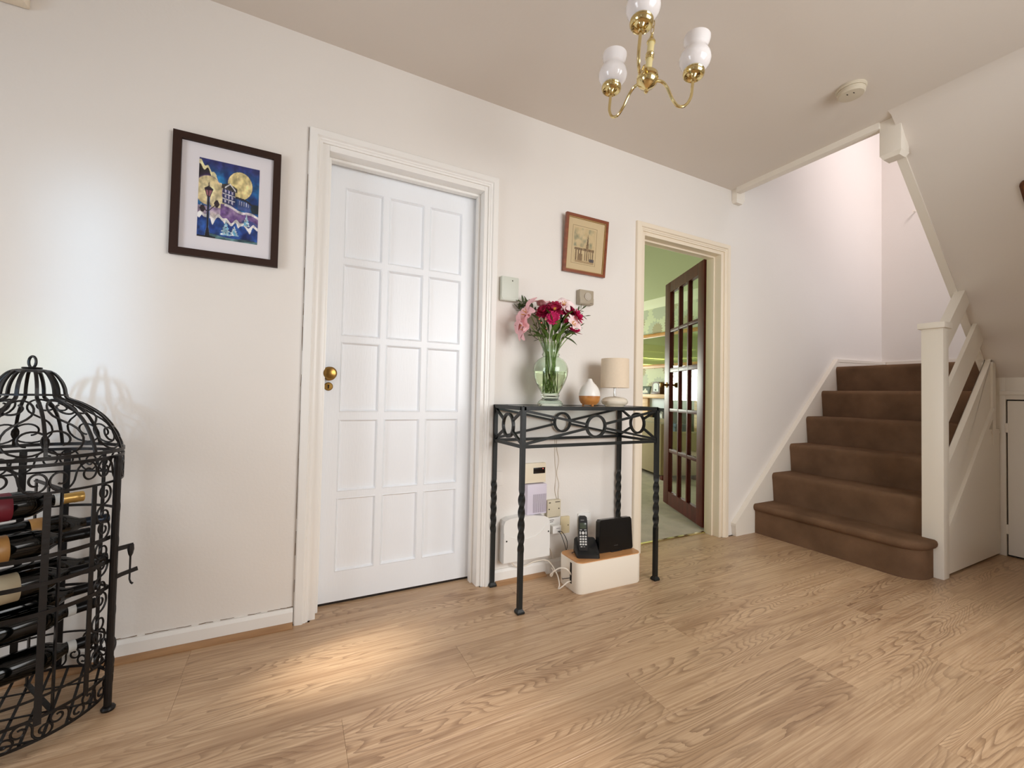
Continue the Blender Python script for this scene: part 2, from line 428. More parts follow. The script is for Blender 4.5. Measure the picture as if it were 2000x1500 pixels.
# sloping soffit under the upper flight: a solid wedge with a coved crease
k = 2.446+0.958*2.645
sof = [(2.63, CE), (2.665, CE-0.008), (2.705, CE-0.040), (2.76, k-0.958*2.76)]
sof += [(3.2, k-0.958*3.2), (XR+0.02, k-0.958*(XR+0.02))]
sof += [(XR+0.02, k-0.958*(XR+0.02)+0.25), (2.74, CE+0.15), (2.63, CE+0.15)]
sm_ = MB().prism(sof, 'y', -0.93, -1.90, smooth=True)
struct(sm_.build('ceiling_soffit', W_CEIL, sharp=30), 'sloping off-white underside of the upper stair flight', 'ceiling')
struct(MB().box(2.645, -1.95, 0, XR, -1.85, CE).build('wall_side', W_WALL), 'plain unseen wall added beyond the cupboard to stop stray light', 'wall')  # unseen added wall: closes light leaks and shades part of the soffit

# windows and front door that feed the light (behind the camera)
def window(name, a0, a1, z0, z1, axis, d0, d1, mt, label, bars=1):
    r = root(name, ((a0+a1)/2 if axis == 'y' else d0, d0 if axis == 'y' else (a0+a1)/2, z0))
    struct(r, label, 'window')
    def bx(u0, u1, w0, w1, mm, nm, e0=d0, e1=d1):
        b = MB()
        if axis == 'y': b.box(u0, e0, w0, u1, e1, w1, 0.004)
        else: b.box(e0, u0, w0, e1, u1, w1, 0.004)
        return b.build(nm, mm, r)
    f = min(0.06, (a1-a0)*0.14)
    bx(a0, a0+f, z0, z1, mt, 'window_frame'); bx(a1-f, a1, z0, z1, mt, 'window_frame'); bx(a0, a1, z0, z0+f, mt, 'window_frame'); bx(a0, a1, z1-f, z1, mt, 'window_frame')
    for i in range(bars):
        c = a0+(a1-a0)*(i+1)/(bars+1); bx(c-0.025, c+0.025, z0+f, z1-f, mt, 'mullion')
    return r
window('window_1', 0.85, 2.63, 0.65, 2.25, 'y', YB-0.08, YB-0.02, W_GLOSS, 'white hall window across from the console table', 0)
window('window_added', -1.748, -1.502, 0.85, 2.25, 'y', YB-0.05, YB-0.02, W_GLOSS, 'unseen narrow window added for the cool light patch on the wall', 0)  # unseen opening added to go with the narrow patch lamp
window('window_2', LY0, LY1, LZ0, LZ1, 'x', XL-0.08, XL-0.02, W_GLOSS, 'tall glazed light of the front door', 0)
window('window_3', 3.25, 4.55, 3.7, 4.9, 'y', -1.93, -1.88, W_GLOSS, 'white landing window upstairs')

# ------------------------------------------------------------------ baseboards, trims
def baseboard(name, x0, x1, h=0.068, label=''):
    b = MB().prism([(0.0, 0), (-0.018, 0), (-0.018, h-0.012), (-0.010, h), (0.0, h)], 'x', x0, x1)
    return struct(b.build(name, W_GLOSS), label, 'skirting')
baseboard('baseboard_back', XL, -0.003, 0.069, 'low white skirting board running up to the white panelled door')
baseboard('baseboard_middle', 0.882, 1.812, 0.069, 'low white skirting board under the console table')
def bead(name, x0, x1, label):
    pr = [(-0.018, 0), (-0.042, 0), (-0.042, 0.004), (-0.030, 0.013), (-0.018, 0.017)]
    return struct(MB().prism(pr, 'x', x0, x1).build(name, OAK_BEAD), label, 'beading')
bead('trim_1', XL, -0.003, 'oak floor beading along the skirting beside the wine rack')
bead('trim_2', 0.90, 1.19, 'oak floor beading along the skirting behind the console table')
bead('trim_3', 1.56, 1.81, 'short oak floor beading by the living room doorway')

def casing(name, x0, x1, z1, m, label, w=0.052, foot=True):
    # moulded architrave mitred round an opening whose outer edge is x0..x1, z1
    r = root(name, ((x0+x1)/2, 0, 0)); struct(r, label, 'door casing')
    prof = [(0.0, 0.0), (0.0, -0.015), (0.004, -0.019), (0.030, -0.022), (0.035, -0.014), (0.041, -0.014), (0.045, -0.010), (w, -0.009), (w, 0.0)]  # (distance inward, y)
    n = len(prof)
    def side(pts):  # pts: function d -> two end points
        b = MB(); vs = []
        for d, y in prof:
            a, c = pts(d); vs += [(a[0], y, a[1]), (c[0], y, c[1])]
        fs = [(2*i, 2*i+1, 2*((i+1) % n)+1, 2*((i+1) % n)) for i in range(n)]
        fs += [tuple(2*i for i in range(n)), tuple(2*i+1 for i in range(n-1, -1, -1))]
        return b._add(vs, fs, False)
    side(lambda d: ((x0+d, 0), (x0+d, z1-d))).build('casing_board', m, r)
    side(lambda d: ((x1-d, 0), (x1-d, z1-d))).build('casing_board', m, r)
    side(lambda d: ((x0+d, z1-d), (x1-d, z1-d))).build('casing_board', m, r)
    return r
c1 = casing('trim_4', 0.0, 0.8765, 2.06, W_GLOSS, 'white moulded casing round the white panelled door')
c2 = casing('trim_5', 1.8155, 2.688, 2.040, W_CREAM, 'cream moulded casing round the living room doorway')
def lining(r, x0, x1, z1, y0, y1, m, stop=None):
    t = 0.028
    for a, b_ in ((x0, x0+t), (x1-t, x1)): MB().box(a, y0, 0, b_, y1, z1, 0.002).build('jamb', m, r)
    MB().box(x0+t, y0, z1-t, x1-t, y1, z1, 0.002).build('head', m, r)
    if stop:
        s0, s1 = stop
        for a, b_ in ((x0+t, x0+t+0.012), (x1-t-0.012, x1-t)): MB().box(a, s0, 0, b_, s1, z1-t, 0.002).build('door_stop', m, r)
        MB().box(x0+t+0.012, s0, z1-t-0.012, x1-t-0.012, s1, z1-t, 0.002).build('door_stop', m, r)
lining(c1, D1[0], D1[1], D1[2], 0.0, T, W_GLOSS, (0.052, 0.085))
lining(c2, D2[0]-0.002, D2[1]+0.002, D2[2]+0.002, 0.0, T, W_CREAM, (0.05, 0.10))

# ------------------------------------------------------------------ door 1: white door with fifteen panels
dr = root('door_1', (0.45, 0.105, 0)); struct(dr, 'closed white door with fifteen small recessed panels and a brass knob', 'door')
ky = 2.066/2.006
def zt(z): return 0.956+(z-0.956)*ky
def xt(x): return -0.03+(x+0.03)*ky
LX0, LX1, LZb, LZt = D1[0]+0.030, D1[1]-0.030, 0.012, D1[2]-0.030
cols = [(xt(0.152), xt(0.320)), (xt(0.345), xt(0.512)), (xt(0.538), xt(0.705))]
rws = [(zt(1.546), zt(1.862)), (zt(1.199), zt(1.521)), (zt(0.862), zt(1.174)), (zt(0.513), zt(0.832)), (zt(0.165), zt(0.487))]
F0, F1 = 0.105, 0.14
lf = MB()
xs = [LX0]+[v for c in cols for v in c]+[LX1]
for i in range(0, len(xs), 2): lf.box(xs[i], F0, LZb, xs[i+1], F1, LZt)
zs = [LZb]+[v for r_ in reversed(rws) for v in r_]+[LZt]
for c in cols:
    for i in range(0, len(zs), 2): lf.box(c[0], F0, zs[i], c[1], F1, zs[i+1])
lf.build('leaf', W_DOOR, dr)
for c in cols:
    for r_ in rws:
        b = MB()
        x0, x1 = c; z0, z1 = r_; m_ = 0.011
        # bead sloping in, then the flat panel
        o = [(x0, F0+0.001, z0), (x1, F0+0.001, z0), (x1, F0+0.001, z1), (x0, F0+0.001, z1)]
        o2 = [(x0+0.004, F0-0.0015, z0+0.004), (x1-0.004, F0-0.0015, z0+0.004), (x1-0.004, F0-0.0015, z1-0.004), (x0+0.004, F0-0.0015, z1-0.004)]
        q = [(x0+m_, F0+0.011, z0+m_), (x1-m_, F0+0.011, z0+m_), (x1-m_, F0+0.011, z1-m_), (x0+m_, F0+0.011, z1-m_)]
        fs = []
        for a in (0, 4):
            for i in range(4): fs.append((a+i, a+(i+1) % 4, a+4+(i+1) % 4, a+4+i))
        fs.append((8, 9, 10, 11))
        b._add(o+o2+q, fs, False)
        b.build('panel', W_DOOR, dr)
kx, kz = xt(0.1085), zt(1.03)
kn = MB().lathe([(0.031, 0), (0.031, 0.004), (0.024, 0.008), (0.011, 0.010), (0.010, 0.026), (0.020, 0.032), (0.028, 0.042), (0.0285, 0.052), (0.022, 0.060), (0.010, 0.063), (0.004, 0.0635)], 28)
kn.xf(Matrix.Translation((kx, F0, kz)) @ Matrix.Rotation(PI/2, 4, 'X')); kn.build('door_knob', BRASS_OLD, dr)
es = MB().lathe([(0.019, 0), (0.019, 0.002), (0.016, 0.0045), (0.002, 0.005)], 24)
es.xf(Matrix.Translation((kx-0.002, F0, zt(0.974))) @ Matrix.Rotation(PI/2, 4, 'X')); eo = es.build('escutcheon', BRASS_OLD, dr)
kh = MB().box(kx-0.0045, F0-0.0056, zt(0.974)-0.009, kx+0.0005, F0-0.0046, zt(0.974)+0.002); kh.sphere((kx-0.002, F0-0.0046, zt(0.974)+0.004), 0.004, 10)
kh.build('keyhole', SHADOWGAP, eo)
MB().box(LX0, 0.11, -0.008, LX1, 0.15, 0.012).build('threshold_gap', SHADOWGAP, dr)
# backing behind door 1 keeps the light out
struct(MB().box(-0.1, 0.155, -0.1, 1.0, 0.2, 2.3).build('wall_backing', SHADOWGAP), 'unseen dark backing keeping light out behind the white door', 'wall')

# cracked caulk along casing and skirting, cream rail end above the rack, peg on the stair wall
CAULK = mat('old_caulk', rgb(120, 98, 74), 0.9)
def crack(name, p0, p1, par, width=0.0016, seed=1, gaps=0.35):
    rnd_ = random.Random(seed); p0 = Vector(p0); p1 = Vector(p1); n = 40; b = MB(); d = p1-p0
    nn = d.normalized().cross(Vector((0, -1, 0)))
    for i in range(n):
        if rnd_.random() < gaps: continue
        q0 = p0+d*(i/n)+nn*rnd_.uniform(-.001, .001); q1 = p0+d*((i+1)/n)+nn*rnd_.uniform(-.001, .001)
        b.tube([q0, q1], 0, flat=(width*rnd_.uniform(.5, 1.5), 0.0012, (0, -1, 0)))
    return b.build(name, CAULK, par)
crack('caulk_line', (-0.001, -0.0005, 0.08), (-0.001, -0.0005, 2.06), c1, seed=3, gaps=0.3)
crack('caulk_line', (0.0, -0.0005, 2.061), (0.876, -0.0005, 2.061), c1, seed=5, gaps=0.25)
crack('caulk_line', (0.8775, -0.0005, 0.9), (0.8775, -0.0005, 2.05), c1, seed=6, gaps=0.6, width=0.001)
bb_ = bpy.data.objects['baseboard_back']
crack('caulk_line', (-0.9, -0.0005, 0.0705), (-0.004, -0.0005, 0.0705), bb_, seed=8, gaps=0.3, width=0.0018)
rl = MB().box(-1.25, -0.002, 2.190, -0.838, -0.045, 2.246, 0.008)
tag(rl.build('curtain_rail', W_CREAM), 'cream rail end high on the wall over the wine rack', 'rail')
# ------------------------------------------------------------------ staircase
CARPET = mat('brown_carpet', rgb(120, 93, 72), 0.98, spec=0.05, var=0.55, vscale=5.5, bump=0.9, bscale=420, bdist=0.004)
SX, G, R = 2.954, 0.2192, 0.2081
YS0, YS1 = -0.034, -0.905          # wall string face, outer string face
st = root('staircase', (3.1, -0.45, 0))
tag(st, 'white painted staircase with brown carpeted steps rising along the wall', 'staircase')
def step(kk, y0, y1, depth):
    x = SX+G*kk; z0, z1 = R*kk, R*(kk+1)
    if kk: z0 -= 0.004
    no = 0.020; th = 0.042
    pr = [(x+depth, z0 if kk == 0 else z0), (x, z0)]
    pr += [(x-0.004, z0+0.05), (x-no*0.75, z1-0.060), (x-no*0.98, z1-0.034), (x-no*0.96, z1-0.020), (x-no*0.70, z1-0.008), (x-no*0.2, z1-0.0015), (x+0.02, z1), (x+depth, z1)]
    return MB().prism(pr, 'y', y0, y1, True).build('step', CARPET, st, sharp=50)
for kk in range(1, 5): step(kk, YS0, YS1, G+0.03)
step(5, YS0, -0.885, 4.895-(SX+5*G))
# bullnose bottom step: plan outline extruded, with a rolled nose
def plan(off):
    x0 = SX-off; ye = -0.905; r = 0.115
    pts = [(SX+G+0.03, YS0), (x0, YS0)]
    cx, cy = SX+r, -0.822
    for i in range(11):
        a = PI+PI/2*0+(PI*0.5)*i/10
        pts.append((cx+(r+off)*math.cos(a), cy+(r+off)*math.sin(a)))
    pts.append((SX+0.172, cy-r-off)); pts.append((SX+0.172, ye)); pts.append((SX+G+0.03, ye))
    return pts
b = MB(); lay = [(0, 0), (0, R-0.050), (0.010, R-0.045), (0.018, R-0.033), (0.020, R-0.020), (0.016, R-0.007), (0.006, R-0.0005), (-0.02, R)]
n_ = len(plan(0)); vs = []
for off, z in lay: vs += [(x, y, z) for x, y in plan(off)]
fs = [tuple(range(n_-1, -1, -1)), tuple((len(lay)-1)*n_+i for i in range(n_))]
for j in range(len(lay)-1):
    for i in range(n_): fs.append((j*n_+i, j*n_+(i+1) % n_, (j+1)*n_+(i+1) % n_, (j+1)*n_+i))
b._add(vs, fs, True); b.build('step', CARPET, st, sharp=50)
# winder steps turning up to the second flight
z6 = 6*R
wz = MB().prism([(4.897, -0.90), (4.06, -0.90), (4.897, -0.32)], 'z', z6, z6+0.012); wz.build('step', CARPET, st)
wz = MB().prism([(4.897, -0.90), (4.10, -0.90), (4.52, -1.84), (4.897, -1.84)], 'z', z6-0.2, z6+0.01); wz.build('step', CARPET, st)
# wall string
sl = 1.213/1.306
def ws(x): return 0.088+(x-2.744)*sl
poly = [(2.762, 0.0), (2.748, 0.0), (2.740, 0.085), (4.06, ws(4.06)-0.0), (4.895, ws(4.06)+0.02), (4.895, 0.9), (3.6, 0.3), (2.99, 0.0)]
MB().prism(poly, 'y', -0.001, -0.033).build('wall_string', W_STAIR, st)
cap = [(2.738, 0.088), (2.738, 0.070), (2.75, 0.070), (4.066, ws(4.06)-0.022), (4.895, ws(4.06)-0.002), (4.895, ws(4.06)+0.020), (4.06, ws(4.06)+0.002)]
MB().prism(cap, 'y', -0.001, -0.036).build('string_cap', W_STAIR, st)
MB().box(4.885, -0.04, z6-0.02, 4.896, -1.84, z6+0.085).build('end_skirting', W_STAIR, st)
# newel post with cap
nx0, nx1, ny0, ny1 = 3.128, 3.200, -0.887, -0.980
nw = MB().box(nx0, ny0, 0, nx1, ny1, 1.378, 0.004).build('newel_post', W_STAIR, st)
MB().box(nx0-0.018, ny0+0.012, 1.372, nx1+0.018, ny1-0.012, 1.406, 0.006).build('newel_cap', W_STAIR, nw)
# rails between the newel and the soffit
def slab(name, pts, y0, y1, c=None):
    return MB().prism(pts, 'y', y0, y1).build(name, W_STAIR, st)
def sofz(x): return k-0.958*x
s1 = 0.965
def cutx(z0, x0):   # where a rail edge z=z0+s1*(x-x0) meets the soffit line
    return (k+s1*x0-z0)/(0.958+s1)
def rail(name, zt_, zb_, y0, y1, x0=3.198):
    xa, xb = cutx(zt_, x0), cutx(zb_, x0)
    slab(name, [(x0, zb_), (x0, zt_), (xa, zt_+s1*(xa-x0)), (xb, zb_+s1*(xb-x0))], y0, y1)
rail('handrail', 1.345, 1.215, -0.916, -0.962)
rail('middle_rail', 0.985, 0.790, -0.940, -0.960)
# outer string with the moulding under it
x0 = 3.198; zt_, zb_ = 0.560, 0.262
xa = cutx(zt_, x0); xb = 3.90
slab('outer_string', [(x0, zb_), (x0, zt_), (xa, zt_+s1*(xa-x0)), (xb, sofz(xb)), (xb, zb_+s1*(xb-x0))], -0.934, -0.962)
slab('string_moulding', [(x0, zb_-0.035), (x0, zb_+0.008), (3.885, zb_+0.008+s1*(3.885-x0)), (3.885, zb_-0.035+s1*(3.885-x0))], -0.955, -0.978)
MB().box(3.885, -0.925, 0.70, 3.935, -0.972, sofz(3.92)).build('corner_post', W_STAIR, st)
# flat spandrel panel under the string
slab('spandrel_panel', [(3.200, 0.012), (3.200, zb_+0.02), (3.80, 0.80), (4.012, 0.80), (4.015, 0.012)], -0.935, -0.968)
slab('spandrel_back', [(3.199, 0.02), (3.199, zt_-0.02), (3.88, 1.19), (4.016, sofz(4.016)+0.02), (4.016, 0.02)], -0.928, -0.938)
slab('panel_ledge', [(3.87, 0.775), (3.87, 0.79), (3.99, 0.79), (3.99, 0.775)], -0.95, -0.976)
MB().box(3.2, -0.93, 0, 4.015, -0.955, 0.02).build('panel_gap', SHADOWGAP, st)
# upper flight: string edge and dropped newel
ed = [(2.80, sofz(2.80)-0.014), (4.0, sofz(4.0)-0.014), (4.0, sofz(4.0)+0.22), (2.80, CE+0.10)]
MB().prism(ed, 'y', -0.893, -0.932).build('upper_string', W_STAIR, st)
dn = MB().box(2.712, -0.862, 2.262, 2.802, -0.954, CE+0.12, 0.003)
d2 = MB()
d2._add([(2.712, -0.862, 2.264), (2.802, -0.862, 2.264), (2.802, -0.954, 2.264), (2.712, -0.954, 2.264),
         (2.724, -0.874, 2.243), (2.790, -0.874, 2.243), (2.790, -0.942, 2.243), (2.724, -0.942, 2.243)],
        [(0, 1, 5, 4), (1, 2, 6, 5), (2, 3, 7, 6), (3, 0, 4, 7), (4, 5, 6, 7)], False)
dno = dn.build('drop_newel', W_STAIR, st); d2.build('drop_newel_foot', W_STAIR, dno)
# trim along the ceiling edge over the stairs, half newel on the wall
struct(MB().box(2.700, -0.045, CE-0.034, 2.752, -0.866, CE+0.2, 0.003).build('trim_6', W_STAIR), 'white board edging the ceiling over the stairs', 'edging')
hn = MB().box(2.715, -0.001, 2.372, 2.805, -0.040, CE+0.1, 0.003)
hn._add([(2.715, -0.001, 2.374), (2.805, -0.001, 2.374), (2.805, -0.04, 2.374), (2.715, -0.04, 2.374),
         (2.727, -0.001, 2.352), (2.793, -0.001, 2.352), (2.793, -0.03, 2.352), (2.727, -0.03, 2.352)],
        [(0, 1, 5, 4), (1, 2, 6, 5), (2, 3, 7, 6), (3, 0, 4, 7), (4, 5, 6, 7)], False)
tag(hn.build('half_newel', W_STAIR), 'short white half newel block fixed high on the wall at the ceiling edge', 'newel block')

# ------------------------------------------------------------------ cupboard under the stairs
CX = 4.018
cu = root('understair_cupboard', (CX, -1.4, 0))
tag(cu, 'white cupboard front under the sloping stair soffit with one flat door', 'cupboard')
MB().box(CX, -0.920, 0, CX+0.06, -0.994, 1.15, 0.002).build('frame_stile', W_STAIR, cu)
MB().box(CX, -0.99, 0.990, CX+0.06, -1.85, sofz(CX)+0.0, 0.002).build('frame_rail', W_STAIR, cu)
MB().box(CX-0.012, -0.968, 1.02, CX+0.002, -1.85, 1.045, 0.003).build('frame_moulding', W_STAIR, cu)
MB().box(CX+0.02, -0.992, 0.0, CX+0.055, -1.85, 0.99).build('inner_gap', SHADOWGAP, cu)
cd = MB().box(CX-0.004, -1.002, 0.012, CX+0.02, -1.80, 0.982, 0.002).build('door', W_STAIR, cu)
for z in (0.14, 0.78):
    MB().box(CX-0.007, -0.990, z, CX+0.004, -1.004, z+0.06, 0.002).build('hinge', W_STAIR, cd)

pgm = MB().tube([(4.897, -0.246, 2.676), (4.86, -0.246, 2.676)], [0.006, 0.008], 10)
tag(pgm.build('wall_peg', W_STAIR), 'tiny white peg on the wall at the head of the lower stairs', 'peg')
# ------------------------------------------------------------------ living room seen through the doorway
LC = mat('living_carpet', rgb(174, 160, 142), 0.95, spec=0.1, var=0.3, vscale=9, bump=0.9, bscale=300, sheen=0.2)
LCEIL = mat('living_ceiling', rgb(196, 206, 168), 0.85, bump=0.1, bscale=60)  # green light reflected from the garden is put into this ceiling colour
LWALL = mat('living_wall', rgb(198, 204, 168), 0.8)
COVE = mat('cove_paint', rgb(226, 229, 204), 0.6)
def wallpaper():
    m = bpy.data.materials.new('flower_wallpaper'); m.use_nodes = True; t = NT(m); L = t.l
    g = t.n('ShaderNodeNewGeometry'); sp = t.n('ShaderNodeSeparateXYZ'); L(g.outputs['Position'], sp.inputs[0])
    cb = t.n('ShaderNodeCombineXYZ'); L(sp.outputs['Y'], cb.inputs[0]); L(sp.outputs['Z'], cb.inputs[1])
    def layer(scale, seed, col, prev, petals, size):
        mp = t.n('ShaderNodeMapping'); mp.inputs['Location'].default_value = (seed, seed*0.7, 0); mp.inputs['Scale'].default_value = (scale, scale, 1); L(cb.outputs[0], mp.inputs[0])
        vo = t.n('ShaderNodeTexVoronoi', voronoi_dimensions='2D'); vo.inputs['Scale'].default_value = 1; vo.inputs['Randomness'].default_value = 0.55; L(mp.outputs[0], vo.inputs['Vector'])
        sb = t.n('ShaderNodeVectorMath', operation='SUBTRACT'); L(mp.outputs[0], sb.inputs[0]); L(vo.outputs['Position'], sb.inputs[1])
        s2 = t.n('ShaderNodeSeparateXYZ'); L(sb.outputs[0], s2.inputs[0])
        an = t.n('ShaderNodeMath', operation='ARCTAN2'); L(s2.outputs['Y'], an.inputs[0]); L(s2.outputs['X'], an.inputs[1])
        mu = t.n('ShaderNodeMath', operation='MULTIPLY'); L(an.outputs[0], mu.inputs[0]); mu.inputs[1].default_value = petals
        sn = t.n('ShaderNodeMath', operation='SINE'); L(mu.outputs[0], sn.inputs[0])
        ra = t.n('ShaderNodeMath', operation='MULTIPLY_ADD'); L(sn.outputs[0], ra.inputs[0]); ra.inputs[1].default_value = 0.035; ra.inputs[2].default_value = size
        lt = t.n('ShaderNodeMath', operation='LESS_THAN'); L(vo.outputs['Distance'], lt.inputs[0]); L(ra.outputs[0], lt.inputs[1])
        mx = t.n('ShaderNodeMix', data_type='RGBA'); L(lt.outputs[0], mx.inputs[0]); L(prev, mx.inputs[6]) if not isinstance(prev, tuple) else setattr(mx.inputs[6], 'default_value', prev); mx.inputs[7].default_value = col
        return mx.outputs[2]
    c = layer(2.6, 3.1, rgb(190, 195, 178), rgb(212, 216, 190), 15, 0.36)
    c = layer(3.1, 8.4, rgb(176, 166, 138), c, 15, 0.30)
    L(c, t.b.inputs['Base Color']); t.b.inputs['Roughness'].default_value = 0.7
    return m
WP = wallpaper()
PINE = wood_mat('pine', rgb(170, 112, 48), rgb(206, 150, 78), 0.4, 'Y')
OAKL = wood_mat('pale_oak', rgb(196, 150, 100), rgb(222, 184, 136), 0.45, 'Y')
WALN = wood_mat('dark_walnut', rgb(70, 40, 24), rgb(98, 58, 34), 0.4, 'Z')
LYE = 5.2
struct(MB().box(0.3, 0.118, -0.1, 4.95, LYE+0.3, 0.004).build('floor_living', LC), 'pale grey-green carpet of the living room', 'carpet')
struct(MB().box(0.3, T, 2.446, 5.0, LYE+0.3, 2.52).build('ceiling_living', LCEIL), 'living room ceiling coloured greenish for light off the garden', 'ceiling')
struct(MB().box(4.90, T, 0, 5.0, LYE+0.1, 2.45).build('wall_chimney', WP), 'living room wall in pale wallpaper with large flower heads', 'wall')
struct(MB().box(0.3, T, 0, 0.4, LYE+0.1, 2.45).build('wall_living_left', LWALL), 'plain pale green living room wall', 'wall')
WX0, WX1, WZ0, WZ1 = 2.1, 4.3, 0.85, 2.1
wv = MB()
wv.box(0.3, LYE, 0, WX0, LYE+0.1, 2.45); wv.box(WX1, LYE, 0, 5.0, LYE+0.1, 2.45); wv.box(WX0, LYE, 0, WX1, LYE+0.1, WZ0); wv.box(WX0, LYE, WZ1, WX1, LYE+0.1, 2.45)
struct(wv.build('wall_living_far', LWALL), 'pale green living room wall round the garden window', 'wall')
pc = [(4.90, 2.33), (4.885, 2.33), (4.872, 2.36), (4.845, 2.40), (4.80, 2.43), (4.79, 2.446), (4.90, 2.446)]
struct(MB().prism(pc, 'y', T, LYE, True).build('trim_7', COVE), 'cream coving along the living room ceiling', 'coving')
window('window_4', WX0, WX1, WZ0, WZ1, 'y', LYE+0.03, LYE+0.09, W_GLOSS, 'white living room window onto the garden', 2)
BLIND = mat('roman_blind_cloth', rgb(196, 198, 150), 0.85)
rb = root('roman_blind', (3.2, LYE-0.03, 1.55)); tag(rb, 'pale green roman blind half drawn over the living room window', 'blind')
for i in range(4):
    z = 2.16-0.15*i
    pr = [(LYE-0.012, z), (LYE-0.022-0.006*i, z-0.075), (LYE-0.03-0.010*i, z-0.148), (LYE-0.018-0.010*i, z-0.16), (LYE-0.006, z-0.07)]
    MB().prism(pr, 'x', WX0-0.05, WX1+0.05).build('fold', BLIND, rb)
HEDGE = mat('hedge_green', rgb(86, 116, 58), 0.9, var=0.4, vscale=14)
hb = MB().grid(lambda u, v: (0.5+u*6.5, 9.5+0.25*noise.noise(Vector((u*14, v*6, 1))), -0.3+v*1.75+0.2*noise.noise(Vector((u*9, 3, v*2)))), 60, 16)
tag(hb.build('garden_hedge', HEDGE), 'clipped green garden hedge outside the living room window', 'hedge')
PATIO = mat('patio', rgb(170, 176, 180), 0.8)
struct(MB().box(-1, LYE+0.35, -0.4, 8, 9.4, -0.3).build('ground_patio', PATIO), 'grey patio outside the living room', 'patio')
# door 2: mahogany glazed door standing open
MAH = wood_mat('mahogany', rgb(74, 24, 19), rgb(104, 40, 30), 0.42, 'Z')
MAH.node_tree.nodes['Principled BSDF'].inputs['Specular IOR Level'].default_value = 0.28
PANE = thin_glass('door_pane', (0.93, 0.97, 0.95, 1), 1.5)
hx, hy = 2.625, 0.150
ang = math.atan2(0.829-0.15, 2.957-2.62)
d2r = root('door_2', (hx, hy, 0.0), ang); struct(d2r, 'dark mahogany glazed door standing open into the living room', 'door')
WD, ZB, ZT, TH = 0.758, 0.022, 1.982, 0.040
# local x runs from the hinge to the free edge, local y- is the hall face
ucol = [(0.103, 0.266), (0.292, 0.446), (0.472, 0.640)]
zrow = [(1.560, 1.888), (1.215, 1.535), (0.862, 1.180), (0.508, 0.835), (0.140, 0.480)]
fr = MB(); ts = 0.0
xs = [0.0, 0.100, 0.645, WD]
fr.box(0, -TH, ZB, 0.100, 0, ZT, 0.003); fr.box(0.645, -TH, ZB, WD, 0, ZT, 0.003)
fr.box(0.0995, -TH+0.001, ZT-0.092, 0.6455, -0.001, ZT-0.001); fr.box(0.0995, -TH+0.001, ZB+0.001, 0.6455, -0.001, 0.137)
fr.build('door_frame', MAH, d2r, local=True)
for a, b_ in ((0.268, 0.292), (0.446, 0.471)):
    MB().box(a, -TH+0.003, 0.136, b_, -0.003, ZT-0.09, 0.003).build('glazing_bar', MAH, d2r, local=True)
for i in range(4):
    z0, z1 = zrow[i+1][1], zrow[i][0]
    MB().box(0.099, -TH+0.0035, z0-0.001, 0.646, -0.0035, z1+0.001, 0.003).build('glazing_bar', MAH, d2r, local=True)
for a, b_ in ((0.099, 0.269), (0.291, 0.447), (0.470, 0.646)):
    for z0, z1 in zrow:
        MB().box(a, -TH/2-0.002, z0-0.008, b_, -TH/2+0.002, z1+0.008).build('pane', PANE, d2r, local=True)
for sgn in (1, -1):
    kb = MB().lathe([(0.024, 0), (0.024, 0.004), (0.010, 0.007), (0.009, 0.030), (0.018, 0.036), (0.025, 0.047), (0.022, 0.058), (0.008, 0.063)], 20)
    y = 0.0 if sgn > 0 else -TH
    kb.xf(Matrix.Translation((0.70, y, 1.07)) @ Matrix.Rotation(-PI/2*sgn, 4, 'X')); kb.build('door_knob', BRASS_OLD, d2r, local=True)
for z in (0.26, 1.80):
    MB().box(-0.016, -TH-0.012, z-0.045, 0.001, -TH+0.004, z+0.045, 0.002).build('hinge', BLACK_IRON, d2r, local=True)
struct(MB().prism([(0.108, 0.0), (0.112, 0.006), (0.128, 0.007), (0.134, 0.002), (0.134, 0.0)], 'x', 1.892, 2.612).build('trim_8', BRASS), 'brass threshold strip in the living room doorway', 'threshold')
# mirror over the mantel
def onwall(dx=0): return 4.90-dx
mr = root('pine_mirror', (4.88, 2.7, 1.36)); tag(mr, 'pine framed wall mirror over the living room mantelpiece', 'mirror')
MY0, MY1, MZ0, MZ1 = 1.75, 3.165, 1.405, 1.935
for bx in ((MY0, MY1, MZ1-0.055, MZ1), (MY0, MY1, MZ0, MZ0+0.055), (MY0, MY0+0.055, MZ0+0.054, MZ1-0.054), (MY1-0.055, MY1, MZ0+0.054, MZ1-0.054)):
    MB().box(4.865, bx[0], bx[2], 4.90, bx[1], bx[3], 0.006).build('frame_bar', PINE, mr)
MIR = mat('mirror_silver', (0.9, 0.92, 0.9, 1), 0.02, metal=1.0)
MB().box(4.884, MY0+0.05, MZ0+0.05, 4.89, MY1-0.05, MZ1-0.05).build('mirror_glass', MIR, mr)
# fireplace surround
fp = root('fireplace', (4.8, 2.6, 0)); tag(fp, 'pale oak fireplace surround with a broad mantel shelf in the living room', 'fireplace')
MB().box(4.70, 1.75, 0.945, 4.90, 3.08, 1.005, 0.006).build('mantel_shelf', OAKL, fp)
MB().box(4.76, 2.83, 0.0, 4.90, 3.02, 0.945, 0.004).build('pilaster', OAKL, fp)
MB().box(4.76, 1.80, 0.0, 4.90, 1.99, 0.945, 0.004).build('pilaster', OAKL, fp)
MB().box(4.80, 1.99, 0.80, 4.90, 2.83, 0.945, 0.003).build('frieze', mat('frieze_white', rgb(214, 222, 232), 0.5), fp)
MB().box(4.86, 1.99, 0.0, 4.90, 2.83, 0.80).build('hearth_back', mat('slate_black', rgb(40, 42, 40), 0.7), fp)
sv = root('log_stove', (4.72, 2.45, 0)); tag(sv, 'blue-grey enamel stove standing in the living room fireplace', 'stove')
SB = mat('stove_enamel', rgb(96, 124, 164), 0.3)
